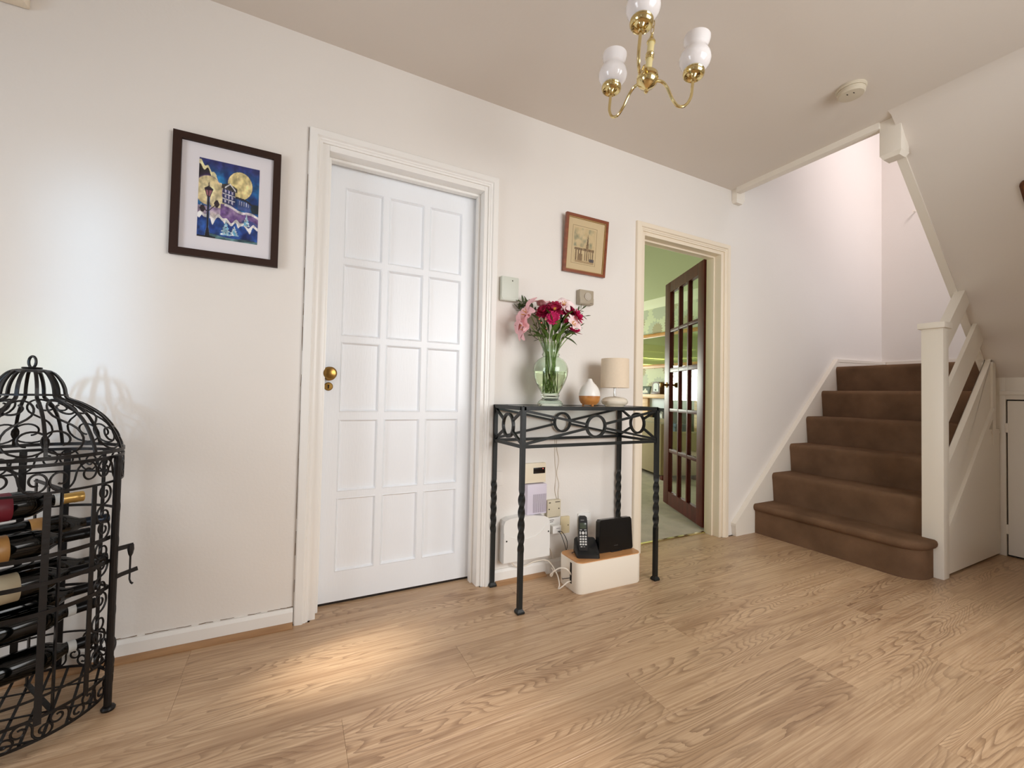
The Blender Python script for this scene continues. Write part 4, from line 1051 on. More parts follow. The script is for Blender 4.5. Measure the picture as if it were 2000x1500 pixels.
fs = [tuple(range(n_-1, -1, -1)), tuple(4*n_+i for i in range(n_))]+[(j*n_+i, j*n_+(i+1) % n_, (j+1)*n_+(i+1) % n_, (j+1)*n_+i) for j in range(4) for i in range(n_)]
bx_._add(vs, fs, True); bl(bx_).build('box_body', BOXW, cb_, sharp=50)
bl(MB().prism([(x*0.985, y*0.97) for x, y in o_], 'z', BH-0.010, BH+0.004)).build('wooden_lid', BOXL, cb_)
bl(MB().box(-hw-0.0006, -0.034, 0.035, -hw+0.003, -0.018, BH-0.012)).build('cable_slot', SHADOWGAP, cb_)
# cordless telephone
PLAST = mat('black_plastic', rgb(26, 26, 27), 0.32, spec=0.5)
KEY = mat('key_grey', rgb(206, 206, 204), 0.4); SCRN = mat('phone_screen', rgb(70, 78, 66), 0.15)
ZL_ = BH+0.0045
ph = root('cordless_phone', (1.325, -0.195, ZL_)); tag(ph, 'black cordless telephone standing in its charging base on the wooden lid', 'telephone')
PM = Matrix.Translation((1.322, -0.205, ZL_)) @ Matrix.Rotation(math.radians(-26), 4, 'Z')
bp_ = [(-0.062, 0.0), (0.058, 0.0), (0.062, 0.012), (0.045, 0.062), (-0.010, 0.072), (-0.058, 0.048)]
q = MB(); hwb = 0.058
base_o = rrect(-hwb, hwb, -0.062, 0.062, 0.014, 4)
def hgt(y): return 0.018+(y+0.062)/0.124*0.050
vs = [(x, y, 0.0) for x, y in base_o]+[(x*0.97, y*0.97, hgt(y)*0.9) for x, y in base_o]+[(x*0.90, y*0.90, hgt(y)) for x, y in base_o]
n_ = len(base_o); fs = [tuple(range(n_-1, -1, -1)), tuple(2*n_+i for i in range(n_))]+[(j*n_+i, j*n_+(i+1) % n_, (j+1)*n_+(i+1) % n_, (j+1)*n_+i) for j in range(2) for i in range(n_)]
q._add(vs, fs, True); q.xf(PM).build('charging_base', PLAST, ph, sharp=45)
# handset leans back in the base; local frame: x across, y thickness (front -y), z along
HM = PM @ Matrix.Translation((-0.022, -0.022, 0.020)) @ Matrix.Rotation(math.radians(-10), 4, 'X')
hs_ = MB(); ho = [(0.021, 0.0), (0.0235, 0.03), (0.0235, 0.09), (0.0225, 0.15), (0.020, 0.168), (0.013, 0.174)]
prof = [(x, z) for x, z in ho]+[(-x, z) for x, z in reversed(ho)]
hs_.prism(prof, 'y', -0.012, 0.013, True)
hso = hs_.xf(HM).build('handset', PLAST, ph, sharp=40)
MB().box(-0.0165, -0.0132, 0.112, 0.0165, -0.0118, 0.140, 0.001).xf(HM).build('screen', SCRN, hso)
def key(x, z, w_, h_): MB().box(x-w_/2, -0.0142, z-h_/2, x+w_/2, -0.0115, z+h_/2, 0.0012).xf(HM).build('key', KEY, hso)
for r_ in range(4):
    for c_ in range(3): key(-0.013+0.013*c_, 0.074-0.0125*r_, 0.0095, 0.0082)
key(-0.011, 0.106, 0.012, 0.003); key(0.011, 0.106, 0.012, 0.003)
key(-0.0145, 0.091, 0.006, 0.015); key(0.0145, 0.091, 0.006, 0.015)
MB().lathe([(0.0075, 0), (0.0075, 0.0026), (0.002, 0.003)], 16).xf(HM @ Matrix.Translation((0, -0.0115, 0.091)) @ Matrix.Rotation(PI/2, 4, 'X')).build('navigation_key', KEY, hso)
key(-0.009, 0.025, 0.010, 0.004); key(0.005, 0.025, 0.009, 0.002)
MB().box(-0.011, -0.0124, 0.152, 0.006, -0.0119, 0.1545).xf(HM).build('brand_mark', mat('mark_grey', rgb(150, 150, 150), 0.5), hso)
# black router
ro = root('router', (1.475, -0.215, ZL_)); tag(ro, 'black upright router box standing on the wooden lid beside the telephone', 'router')
RM = Matrix.Translation((1.490, -0.222, ZL_)) @ Matrix.Rotation(math.radians(-3), 4, 'Z') @ Matrix.Rotation(math.radians(-8), 4, 'X')
RS_ = 1.1
rp_ = [(-0.108, 0.006), (-0.100, 0.0), (0.100, 0.0), (0.108, 0.006), (0.1135, 0.150), (0.106, 0.162), (-0.082, 0.162), (-0.092, 0.152)]
MB().prism(rp_, 'y', -0.016, 0.016, False).xf(RM).build('case', mat('router_black', rgb(14, 14, 15), 0.25), ro, sharp=30)
MB().prism([(x*0.965, 0.008+(z-0.008)*0.95 if z > 0.01 else 0.006) for x, z in rp_], 'y', -0.0175, -0.015).xf(RM).build('front_panel', mat('router_front', rgb(6, 6, 7), 0.18), ro)
for i in range(3):
    MB().box(-0.012+0.009*i, -0.0185, 0.027, -0.007+0.009*i, -0.0170, 0.030).xf(RM).build('mark', mat('mark_dim%d' % i, rgb(70, 70, 70), 0.5), ro)
MB().box(-0.035, -0.02, -0.001, 0.035, 0.045, 0.004, 0.001).xf(Matrix.Translation((1.490, -0.222, ZL_+0.0015))).build('stand_foot', PLAST, ro)
# ------------------------------------------------------------------ framed pictures
def clampf(x): return max(0.0, min(1.0, x))
def sstep(a, b, x):
    t_ = clampf((x-a)/(b-a)); return t_*t_*(3-2*t_)
def mixt(a, b, t_): return tuple(a[i]+(b[i]-a[i])*t_ for i in range(3))
def print_mesh(name, fn, nu, nv, x0, x1, z0, z1, y, par, m, T_=None):
    me = bpy.data.meshes.new(name)
    vs = [(x0+(x1-x0)*i/nu, y, z0+(z1-z0)*j/nv) for j in range(nv+1) for i in range(nu+1)]
    off = OFF[par.name]
    if T_ is not None: vs = [tuple(T_ @ Vector(v)) for v in vs]
    vs = [tuple(Vector(v)-off) for v in vs]
    fs = [(j*(nu+1)+i, j*(nu+1)+i+1, (j+1)*(nu+1)+i+1, (j+1)*(nu+1)+i) for j in range(nv) for i in range(nu)]
    me.from_pydata(vs, [], fs)
    ca = me.color_attributes.new('print', 'FLOAT_COLOR', 'POINT')
    buf = []
    for j in range(nv+1):
        for i in range(nu+1):
            c = fn(i/nu, j/nv); buf += [lin(255*clampf(c[0])), lin(255*clampf(c[1])), lin(255*clampf(c[2])), 1]
    ca.data.foreach_set('color', buf)
    me.materials.append(m)
    o = bpy.data.objects.new(name, me); COL.objects.link(o); o.parent = par; OFF[o.name] = off.copy(); return o
PRINT = vcol_mat('printed_paper', 0.55)
def frame(par, x0, x1, z0, z1, w_, d0, d1, m, T_=None, c=0.003):
    q = []
    for k_ in range(4):
        pr = [((x0, z0), (x1, z0), (x1-w_, z0+w_), (x0+w_, z0+w_)), ((x1, z0), (x1, z1), (x1-w_, z1-w_), (x1-w_, z0+w_)),
              ((x1, z1), (x0, z1), (x0+w_, z1-w_), (x1-w_, z1-w_)), ((x0, z1), (x0, z0), (x0+w_, z0+w_), (x0+w_, z1-w_))][k_]
        b = MB().prism([tuple(p) for p in pr], 'y', d0, d1)
        if T_ is not None: b.xf(T_)
        b.build('frame_bar', m, par)
def nz2(x, y, s=0): return noise.noise(Vector((x, y, s)))
def fbm(x, y, s=0): return nz2(x, y, s)+0.5*nz2(2*x, 2*y, s+3)+0.25*nz2(4*x, 4*y, s+7)
def hx(r, g, b): return (r/255, g/255, b/255)
def night(u, v):
    asp = 0.84; x = u*asp
    n1 = fbm(u*5, v*5, 1); n2 = fbm(u*9, v*9, 5)
    c = mixt(hx(20, 52, 112), hx(32, 122, 176), clampf(0.5+0.9*n1))
    c = mixt(c, hx(52, 40, 104), sstep(0.80, 1.0, v+0.10*n1)*0.8)
    if n2 > 0.78: c = hx(220, 220, 230)
    # dark purple sky corner
    d = v-(1.02-0.9*u)
    if u < 0.45 and v > 0.55:
        e = 0.97-0.55*u-0.5*max(0, u-0.22)+0.02*math.sin(u*55)
        if v < e: c = mixt(hx(70, 40, 104), hx(34, 28, 34), sstep(0.50, 0.85, v-0.3*u+0.15*n1))
        if e-0.045-0.02*math.sin(u*34) < v < e+0.005 and u < 0.42: c = hx(236, 226, 176)
    # moon
    mx, my = x-0.675*asp, v-0.735
    rr = math.hypot(mx, my*0.98)
    if rr < 0.175: c = mixt(hx(238, 218, 160), hx(206, 190, 132), clampf(0.5+0.8*fbm(u*8, v*8, 9)))
    elif rr < 0.188: c = hx(40, 70, 120)
    # lamp glow
    g = math.hypot(x-0.16*asp, v-0.60)
    if g < 0.185: c = mixt(hx(238, 226, 178), hx(216, 198, 150), clampf(g/0.185+0.3*n1))
    elif g < 0.20: c = mixt(hx(150, 130, 150), c, (g-0.185)/0.015)
    g2 = math.hypot(x-0.33*asp, v-0.455)
    if g2 < 0.11: c = mixt(hx(240, 230, 186), hx(204, 190, 150), clampf(g2/0.11+0.3*n2))
    # hill of haze
    hill = 0.455-0.16*(u-0.42)+0.015*math.sin(u*16)
    if v < hill and (u > 0.36 or v < 0.40):
        c = mixt(hx(84, 52, 120), hx(164, 140, 176), clampf(0.45+0.9*fbm(u*6, v*7, 2)))
        if u > 0.72 and v < hill-0.10: c = mixt(hx(38, 44, 104), hx(84, 92, 150), clampf(0.5+n1))
    if u <= 0.36 and v < 0.40: c = mixt(hx(120, 96, 140), hx(206, 196, 190), clampf(0.4+0.8*n1))
    if abs(v-hill+0.012) < 0.016 and u > 0.42: c = hx(214, 206, 210)
    # house
    def inb(a, b_, c0, c1): return a < u < b_ and c0 < v < c1
    hz = -0.12*(u-0.4)
    if inb(0.39, 0.60, 0.475+hz, 0.68+hz):
        c = hx(44, 52, 100)
        for k_ in range(3):
            if abs(v-(0.535+0.065*k_+hz)) < 0.006: c = hx(224, 222, 226)
        for k_ in range(3):
            for q in range(3):
                if abs(u-(0.435+0.058*q)) < 0.013 and abs(v-(0.508+0.064*k_+hz)) < 0.018: c = hx(196, 190, 210)
    if 0.37 < u < 0.63 and 0.66+hz < v < 0.75+hz-0.28*abs(u-0.50): c = hx(62, 60, 58)
    if abs((v-hz)-(0.745-0.75*abs(u-0.51))) < 0.010 and abs(u-0.51) < 0.09: c = hx(226, 224, 226)
    if inb(0.64, 0.86, 0.455+hz, 0.575+hz): c = hx(66, 84, 138) if abs((u*26) % 1-0.5) > 0.14 or v < 0.52+hz else hx(190, 196, 214)
    if 0.60 < u < 0.92 and abs((v-hz)-(0.60-0.32*max(0, u-0.78))) < 0.014: c = hx(40, 38, 46)
    if 0.86 < u and 0.40 < v < 0.52 and (u-0.86) > abs(v-0.46)*0.6: c = hx(36, 50, 60)
    # icing drips and blue bank below
    dr_ = 0.275-0.10*(u-0.25)*(u > 0.25)+0.02*math.sin(u*21)+0.018*math.sin(u*43)
    if v < dr_:
        c = mixt(hx(18, 40, 104), hx(46, 92, 170), clampf(0.5+0.9*fbm(u*7, v*7, 4)))
    if dr_-0.02-0.05*max(0, math.sin(u*30+0.6))**3 < v < dr_+0.018: c = hx(238, 234, 232)
    # white trees
    for tx, tz, hh, w_ in ((0.46, 0.06, 0.20, 0.10), (0.60, 0.07, 0.13, 0.09), (0.80, 0.22, 0.16, 0.07)):
        q = (v-tz)/hh
        if 0 < q < 1 and abs(u-tx) < w_*(1-q)*(0.8+0.2*math.sin(q*30)):
            c = mixt(hx(96, 170, 206), hx(230, 236, 240), clampf(0.5+1.2*fbm(u*22, v*22, 8)))
            if nz2(u*40, v*40, 2) > 0.45: c = hx(60, 50, 80)
    # lamp post
    hwp = 0.012+0.02*max(0, (0.20-v))+0.13*max(0, 0.13-v)**0.8*(v < 0.13)
    if v < 0.52 and abs(u-0.165) < hwp+0.010: c = hx(34, 30, 36) if abs(u-0.165) < hwp else hx(70, 100, 150)
    q = v-0.52
    if 0 < q < 0.10 and abs(u-0.165) < 0.028+0.45*q: c = hx(150, 96, 110) if (abs(u-0.165) > 0.006 and abs(u-0.165) < 0.018+0.4*q and 0.012 < q < 0.085) else hx(44, 28, 44)
    q = v-0.62
    if 0 <= q < 0.035 and abs(u-0.165) < 0.078-1.9*q: c = hx(36, 26, 40)
    if 0.03 <= q < 0.09 and abs(u-0.165) < 0.010-0.10*(q-0.03): c = hx(36, 26, 40)
    for lx, lz in ((0.30, 0.445), (0.075, 0.36)):
        if abs(u-lx) < 0.05*(1-abs(v-lz)/0.07) and abs(v-lz) < 0.045: c = hx(46, 34, 44)
        s_ = (u-0.165)/(lx-0.165)
        if 0 < s_ < 1 and abs(v-(0.33+(lz-0.33)*s_)) < 0.008: c = hx(44, 34, 42)
    if v < 0.055-0.03*u+0.01*math.sin(u*9) and u > 0.2: c = mixt(hx(40, 64, 76), hx(110, 150, 150), clampf(0.5+fbm(u*4, v*25, 3)))
    if v < 0.02 and u < 0.3: c = hx(28, 28, 30)
    g_ = 1+0.32*fbm(u*11, v*13, 21)
    c = tuple(q*g_ for q in c)
    return c
p1 = root('framed_print', (-0.275, 0, 1.68)); tag(p1, 'framed blue and purple night scene print with white mount beside the white door', 'picture')
DKW = mat('dark_brown_frame', rgb(50, 31, 23), 0.55, var=0.1, vscale=40, spec=0.3)
MOUNT = mat('mount_board', rgb(236, 232, 236), 0.7)
px0, px1, pz0, pz1 = -0.4495, -0.100, 1.448, 1.907
frame(p1, px0, px1, pz0, pz1, 0.026, -0.001, -0.020, DKW)
MB().box(px0+0.022, -0.002, pz0+0.022, px1-0.022, -0.008, pz1-0.022).build('mount', MOUNT, p1)
print_mesh('print', night, 150, 180, px0+0.080, px0+0.080+0.196, pz0+0.080, pz0+0.080+0.300, -0.0088, p1, PRINT)
PGL = thin_glass('picture_glass', (0.98, 0.98, 0.98, 1), 1.25)
MB().box(px0+0.024, -0.0125, pz0+0.024, px1-0.024, -0.0118, pz1-0.024).build('glass', PGL, p1)

def church(u, v):
    base = mixt(hx(196, 172, 128), hx(214, 192, 148), clampf(0.5+0.6*fbm(u*4, v*5, 1)))
    c = base
    if v > 0.45:
        c = mixt(base, hx(136, 136, 108), clampf(1.6*fbm(u*3.2, v*3.2, 6)-0.1)*0.9)
    dk = hx(92, 70, 46); md = hx(150, 122, 84)
    n = nz2(u*45, v*45, 3)
    # spire
    q = (v-0.52)/0.33
    if 0 < q < 1 and abs(u-0.66) < 0.045*(1-q)+0.004: c = mixt(dk, md, 0.3*(n > 0))
    if 0.42 < v < 0.54 and abs(u-0.65) < 0.06: c = dk if (int(v*60) % 2) else md
    if 0.36 < v < 0.43 and 0.46 < u < 0.98: c = md if (int(u*50) % 2) else dk
    if 0.08 < v < 0.37 and 0.50 < u < 0.98:
        if (u*11) % 1 < 0.45: c = mixt(dk, md, clampf(0.4+n))
    if 0.05 < v < 0.42 and 0.06 < u < 0.44:
        if (u*9) % 1 < 0.5 or v > 0.36: c = mixt(dk, md, clampf(0.5+n))
    if 0.03 < v < 0.26 and 0.22 < u < 0.45: c = mixt(md, dk, clampf(0.3+n))
    if 0.02 < v < 0.15 and u > 0.78: c = hx(64, 54, 52) if n > -0.2 else hx(120, 112, 116)
    if v < 0.06 and 0.1 < u: c = mixt(md, base, 0.4+0.4*n)
    return c
p2 = root('church_picture', (1.43, 0, 1.65)); tag(p2, 'small sketch of a church with a spire in a thin red-brown frame above the thermostat', 'picture')
cx0, cx1, cz0, cz1 = 1.2755, 1.5665, 1.648, 1.968
# hung so that its top leans out from the wall
PT = Matrix.Translation((0, 0, cz0)) @ Matrix.Rotation(math.radians(5.2), 4, 'X') @ Matrix.Translation((0, 0, -cz0))
REDW = wood_mat('red_brown_frame', rgb(110, 52, 24), rgb(138, 70, 34), 0.35, 'X', coat=0.2)
GOLDL = mat('gilt_slip', rgb(170, 136, 84), 0.4)
CARD = mat('cream_card', rgb(212, 190, 150), 0.8, var=0.04, vscale=10)
frame(p2, cx0, cx1, cz0, cz1, 0.015, -0.002, -0.019, REDW, PT)
frame(p2, cx0+0.0148, cx1-0.0148, cz0+0.0148, cz1-0.0148, 0.005, -0.004, -0.015, GOLDL, PT)
MB().box(cx0+0.015, -0.003, cz0+0.015, cx1-0.015, -0.008, cz1-0.015).xf(PT).build('mount', CARD, p2)
print_mesh('print', church, 80, 110, cx0+0.062, cx0+0.062+0.146, cz0+0.062, cz0+0.062+0.192, -0.0088, p2, PRINT, PT)
INK = mat('ink_line', rgb(120, 96, 60), 0.7)
lw = 0.0012
for a, b_, c_, d_ in ((0.052, 0.219, 0.262, 0.2632), (0.052, 0.219, 0.054, 0.0552), (0.052, 0.0532, 0.054, 0.262), (0.2178, 0.219, 0.054, 0.262)):
    MB().box(cx0+a, -0.0082, cz0+c_, cx0+b_, -0.0088, cz0+d_).xf(PT).build('mount_line', INK, p2)
MB().box(cx0+0.016, -0.0125, cz0+0.016, cx1-0.016, -0.0118, cz1-0.016).xf(PT).build('glass', PGL, p2)

# ------------------------------------------------------------------ small devices on the wall
GREYG = mat('pale_grey_green', rgb(204, 208, 196), 0.45); TAUPE = mat('taupe_plastic', rgb(168, 156, 136), 0.45)
al = root('alarm_sensor', (0.944, 0, 1.50)); tag(al, 'pale grey-green alarm box on the wall beside the white door casing', 'alarm box')
MB().box(0.897, -0.001, 1.436, 0.996, -0.028, 1.561, 0.006).build('case', GREYG, al)
MB().box(0.902, -0.0275, 1.441, 0.991, -0.030, 1.452, 0.001).build('lower_band', GREYG, al)
MB().box(0.955, -0.0275, 1.538, 0.961, -0.0295, 1.543, 0.0005).build('indicator', SHADOWGAP, al)
thm = root('thermostat', (1.43, 0, 1.51)); tag(thm, 'taupe wall thermostat with a round dial under the church picture', 'thermostat')
MB().box(1.378, -0.001, 1.472, 1.476, -0.034, 1.554, 0.005).build('case', TAUPE, thm)
MB().box(1.380, -0.0335, 1.476, 1.474, -0.0365, 1.508, 0.0012).build('lower_cover', TAUPE, thm)
dlo = MB().lathe([(0.0225, 0), (0.0225, 0.006), (0.0165, 0.0065), (0.016, 0.008), (0.002, 0.0082)], 32).xf(Matrix.Translation((1.432, -0.034, 1.516)) @ Matrix.Rotation(PI/2, 4, 'X')).build('dial', mat('dial_grey', rgb(186, 176, 162), 0.4), thm)
MB().box(1.448, -0.0362, 1.4795, 1.468, -0.0372, 1.4815).build('lettering', mat('lettering_brown', rgb(108, 96, 82), 0.5), thm)
CRM = mat('cream_plastic', rgb(230, 218, 194), 0.4); LIL = mat('lilac_white_plastic', rgb(214, 206, 220), 0.4); WPL = mat('white_plastic', rgb(232, 230, 226), 0.38); IVO = mat('ivory_plastic', rgb(222, 206, 168), 0.4)
ap = root('alarm_keypad', (1.12, 0, 0.545)); tag(ap, 'cream wall control panel with a small black display behind the table leg', 'control panel')
MB().box(1.052, -0.001, 0.492, 1.186, -0.022, 0.596, 0.004).build('case', CRM, ap)
MB().box(1.108, -0.0215, 0.541, 1.180, -0.0235, 0.572, 0.0008).build('display', mat('display_black', rgb(16, 10, 10), 0.15), ap)
MB().sphere((1.166, -0.0235, 0.5655), 0.0022, 8).build('indicator_light', mat('red_light', rgb(255, 120, 110), 0.4, emit=rgb(255, 90, 80), estr=2.5), ap)
sb_ = root('sounder_box', (1.12, 0, 0.41)); tag(sb_, 'lilac-white sounder box with vertical grille slots under the cream control panel', 'sounder')
MB().box(1.066, -0.001, 0.332, 1.184, -0.038, 0.488, 0.005).build('case', LIL, sb_)
SL = mat('slot_dark', rgb(120, 112, 122), 0.6)
for i in range(13):
    MB().box(1.101+0.0063*i, -0.0372, 0.340, 1.1032+0.0063*i, -0.0385, 0.436).build('slot', SL, sb_)
hz_ = root('alarm_housing', (1.065, 0, 0.22)); tag(hz_, 'large white rounded alarm housing low on the wall behind the table legs', 'alarm housing')
def houz(z): return 0
oc = [(0.925, 0.112), (1.195, 0.112), (1.195, 0.292), (1.188, 0.310), (1.165, 0.322), (1.10, 0.332), (1.03, 0.334), (0.96, 0.330), (0.933, 0.320), (0.925, 0.300)]
MB().prism(oc, 'y', -0.001, -0.055, False).build('case', WPL, hz_, sharp=25)
cv = [(0.9255, 0.262), (0.96, 0.240), (1.0, 0.226), (1.06, 0.220), (1.11, 0.228), (1.15, 0.252), (1.172, 0.276), (1.1945, 0.282), (1.1945, 0.115), (0.9255, 0.115)]
MB().prism(cv, 'y', -0.054, -0.0585).build('front_cover', WPL, hz_)
for x, z in ((0.940, 0.222), (1.185, 0.242)):
    MB().lathe([(0.0042, 0), (0.0042, 0.001), (0.001, 0.001)], 12).xf(Matrix.Translation((x, -0.0585, z)) @ Matrix.Rotation(PI/2, 4, 'X')).build('screw', SHADOWGAP, hz_)
def plate(name, x0, x1, z0, z1, m, label, cat, d=0.014, screws=True):
    r = root(name, ((x0+x1)/2, 0, (z0+z1)/2)); tag(r, label, cat)
    MB().box(x0, -0.001, z0, x1, -d, z1, 0.002).build('plate', m, r)
    if screws:
        for x in (x0+0.012, x1-0.012):
            MB().lathe([(0.0035, 0), (0.0035, 0.0008), (0.001, 0.0009)], 10).xf(Matrix.Translation((x, -d, (z0+z1)/2-0.002)) @ Matrix.Rotation(PI/2, 4, 'X')).build('screw', SHADOWGAP, r)
    return r
ts_ = plate('telephone_socket', 1.196, 1.282, 0.302, 0.392, mat('beige_plastic', rgb(208, 198, 174), 0.45), 'square beige telephone junction box above the white sockets', 'socket', 0.026)
TXT = mat('text_dark', rgb(70, 60, 50), 0.6)
MB().box(1.206, -0.0255, 0.377, 1.217, -0.0268, 0.382).build('marking', TXT, ts_); MB().box(1.246, -0.0255, 0.379, 1.276, -0.0268, 0.383).build('marking', TXT, ts_)
ds = plate('broadband_socket', 1.198, 1.285, 0.203, 0.297, WPL, 'white wall socket with a white plug in it beside the alarm housing', 'socket', 0.020, False)
for i in range(2): MB().box(1.206, -0.0195, 0.283-0.009*i, 1.244-0.006*i, -0.0206, 0.286-0.009*i).build('marking', TXT, ds)
pg = root('adapter_plug', (1.245, -0.04, 0.24)); tag(pg, 'white plug adapter with a black lead in the white wall socket', 'plug')
MB().box(1.214, -0.0205, 0.222, 1.268, -0.056, 0.262, 0.004).build('plug_body', WPL, pg)
MB().box(1.236, -0.0555, 0.247, 1.258, -0.0568, 0.250).build('marking', mat('text_grey', rgb(150, 146, 150), 0.6), pg)
ys = plate('aerial_socket', 1.288, 1.348, 0.202, 0.292, IVO, 'small ivory wall socket between the two white sockets', 'socket', 0.018, False)
MB().lathe([(0.003, 0), (0.003, 0.0008), (0.001, 0.0009)], 10).xf(Matrix.Translation((1.338, -0.018, 0.245)) @ Matrix.Rotation(PI/2, 4, 'X')).build('screw', SHADOWGAP, ys)
ms = plate('mains_socket', 1.412, 1.500, 0.207, 0.296, WPL, 'white mains socket behind the cordless telephone', 'socket', 0.010)
mp_ = root('mains_plug', (1.455, -0.03, 0.25)); tag(mp_, 'white mains plug pushed into the socket behind the telephone', 'plug')
MB().box(1.430, -0.0105, 0.222, 1.482, -0.042, 0.268, 0.008).build('plug_body', WPL, mp_)
lsw = root('blank_plate', (0.91, 0, 0.525)); tag(lsw, 'white cover plate beside the back leg of the console table', 'wall plate')
MB().box(0.885, -0.001, 0.490, 0.935, -0.009, 0.564, 0.004).build('plate', W_WALL, lsw)
def cable(name, pts, r, m, label, n=8):
    o = MB().tube(smooth_path(pts, 7), r, 7).build(name, m); return tag(o, label, 'cable')
CW = mat('cable_white', rgb(232, 222, 208), 0.45); CB = mat('cable_black', rgb(24, 20, 20), 0.4); CWALL = mat('cable_painted', rgb(216, 206, 192), 0.6)
cable('wall_wire', [(1.262, -0.003, 0.745), (1.266, -0.003, 0.66), (1.279, -0.003, 0.60), (1.268, -0.003, 0.53), (1.283, -0.003, 0.47), (1.279, -0.003, 0.42), (1.290, -0.003, 0.32), (1.292, -0.003, 0.295)], 0.0018, CWALL, 'thin painted wire wandering down the wall above the sockets')
cable('wall_wire', [(1.252, -0.003, 0.745), (1.253, -0.003, 0.62), (1.262, -0.003, 0.52), (1.258, -0.003, 0.44), (1.270, -0.003, 0.393)], 0.0015, CWALL, 'straight painted wire running down into the beige junction box')
cable('wall_wire', [(1.215, -0.004, 0.200), (1.222, -0.004, 0.15), (1.240, -0.004, 0.11), (1.245, -0.02, 0.075)], 0.002, CW, 'thin pale wire dropping from the white socket to the skirting')
cable('phone_lead', [(1.245, -0.057, 0.232), (1.262, -0.075, 0.232), (1.288, -0.085, 0.175), (1.262, -0.10, 0.115), (1.232, -0.115, 0.10), (1.225, -0.16, 0.11), (1.262, -0.165, 0.153), (1.278, -0.172, 0.156)], 0.0018, CB, 'thin black lead looping from the plug to the telephone base')
cable('phone_lead', [(1.252, -0.057, 0.234), (1.256, -0.082, 0.21), (1.27, -0.10, 0.14), (1.240, -0.125, 0.075), (1.215, -0.15, 0.03), (1.200, -0.19, 0.045), (1.2165, -0.232, 0.062)], 0.0018, CB, 'thin black lead dropping from the plug into the slot of the cable box')
cable('mains_lead', [(0.985, -0.02, 0.115), (1.00, -0.030, 0.085), (1.05, -0.034, 0.072), (1.12, -0.036, 0.088), (1.19, -0.05, 0.085), (1.20, -0.12, 0.045), (1.175, -0.185, 0.02), (1.16, -0.20, 0.006), (1.17, -0.215, 0.02), (1.195, -0.226, 0.042), (1.2165, -0.230, 0.045)], 0.0032, CW, 'white mains lead running from the alarm housing into the cable box')
cable('mains_lead', [(1.2165, -0.230, 0.072), (1.19, -0.222, 0.105), (1.165, -0.19, 0.10), (1.145, -0.15, 0.06), (1.17, -0.12, 0.035), (1.20, -0.09, 0.045), (1.206, -0.065, 0.05)], 0.0036, CW, 'thick white lead curling out of the cable box slot')

# ------------------------------------------------------------------ chandelier
OPAL = mat('opal_glass', rgb(240, 236, 236), 0.08, spec=0.6, coat=0.4)
ONYX = mat('onyx_sleeve', rgb(222, 206, 150), 0.25, coat=0.3)
ch = root('chandelier', (1.026, -0.886, 2.045)); tag(ch, 'brass three arm ceiling light with white opal glass shades', 'ceiling light')
B_ = BRASS
MB().lathe([(0.003, -0.040), (0.007, -0.036), (0.0075, -0.030), (0.004, -0.026), (0.010, -0.022), (0.026, -0.014), (0.0345, -0.002), (0.0355, 0.006), (0.032, 0.010), (0.036, 0.014), (0.034, 0.026), (0.022, 0.038), (0.010, 0.042)], 32).build('hub', B_, ch, local=True)
MB().lathe([(0.0115, 0.040), (0.0115, 0.080), (0.0105, 0.084), (0.003, 0.085)], 20).build('sleeve', ONYX, ch, local=True)
MB().lathe([(0.0135, 0.080), (0.015, 0.085), (0.0125, 0.090), (0.015, 0.096), (0.0135, 0.101), (0.004, 0.102)], 20).build('collar', B_, ch, local=True)
MB().lathe([(0.0115, 0.100), (0.0115, 0.140), (0.003, 0.141)], 20).build('sleeve', ONYX, ch, local=True)
MB().lathe([(0.0145, 0.138), (0.015, 0.143), (0.011, 0.150), (0.006, 0.162), (0.003, 0.172), (0.002, 0.176)], 20).build('finial', B_, ch, local=True)
lk = MB()
for i in range(9):
    z = 0.184+0.0245*i; pts = [((0.007*math.cos(2*PI*j/12) if i % 2 else 0), (0 if i % 2 else 0.007*math.cos(2*PI*j/12)), z+0.0155*math.sin(2*PI*j/12)) for j in range(12)]
    lk.tube(pts, 0.0016, 6, closed=True)
lk.build('chain', B_, ch, local=True)
MB().lathe([(0.004, 0.372), (0.02, 0.376), (0.045, 0.388), (0.052, 0.400), (0.003, 0.4005)], 28).build('ceiling_rose', B_, ch, local=True)
RA = 0.167; zc = 0.055
arm = smooth_path([(0.030, 0, 0.012), (0.055, 0, 0.012), (0.075, 0, -0.004), (0.098, 0, -0.040), (0.122, 0, -0.060), (0.148, 0, -0.052), (RA-0.002, 0, -0.020), (RA, 0, 0.020), (RA, 0, zc-0.01)], 7)
a0 = MB().tube(arm, 0.0052, 10).build('arm', B_, ch, local=True)
cu0 = MB().lathe([(0.005, -0.016), (0.0085, -0.012), (0.009, -0.004), (0.014, 0.004), (0.022, 0.007), (0.028, 0.004), (0.031, 0.000), (0.035, 0.004), (0.0365, 0.010), (0.034, 0.015), (0.0355, 0.019), (0.031, 0.026), (0.003, 0.027)], 28, (RA, 0, zc)).build('lamp_cup', B_, ch, local=True)
sh = [(0.026, 0.020), (0.038, 0.030), (0.049, 0.045), (0.053, 0.060), (0.050, 0.076), (0.042, 0.090), (0.0365, 0.100), (0.0365, 0.107), (0.041, 0.118), (0.0445, 0.130), (0.0445, 0.140)]
shp = sh+[(r-0.003, z) for r, z in reversed(sh)]
g0 = MB().lathe(shp, 36, (RA, 0, zc), closed=True).build('glass_shade', OPAL, ch, local=True)
angs = [math.radians(99.2), math.radians(-19.1), math.radians(-142.8)]
for o in (a0, cu0, g0):
    o.rotation_euler = (0, 0, angs[0])
    for a in angs[1:]: cpart(o, ch, a)
tilt = Matrix.Rotation(math.radians(5.0), 4, Vector((0.457, 0.889, 0)))
ch.rotation_euler = tilt.to_euler()

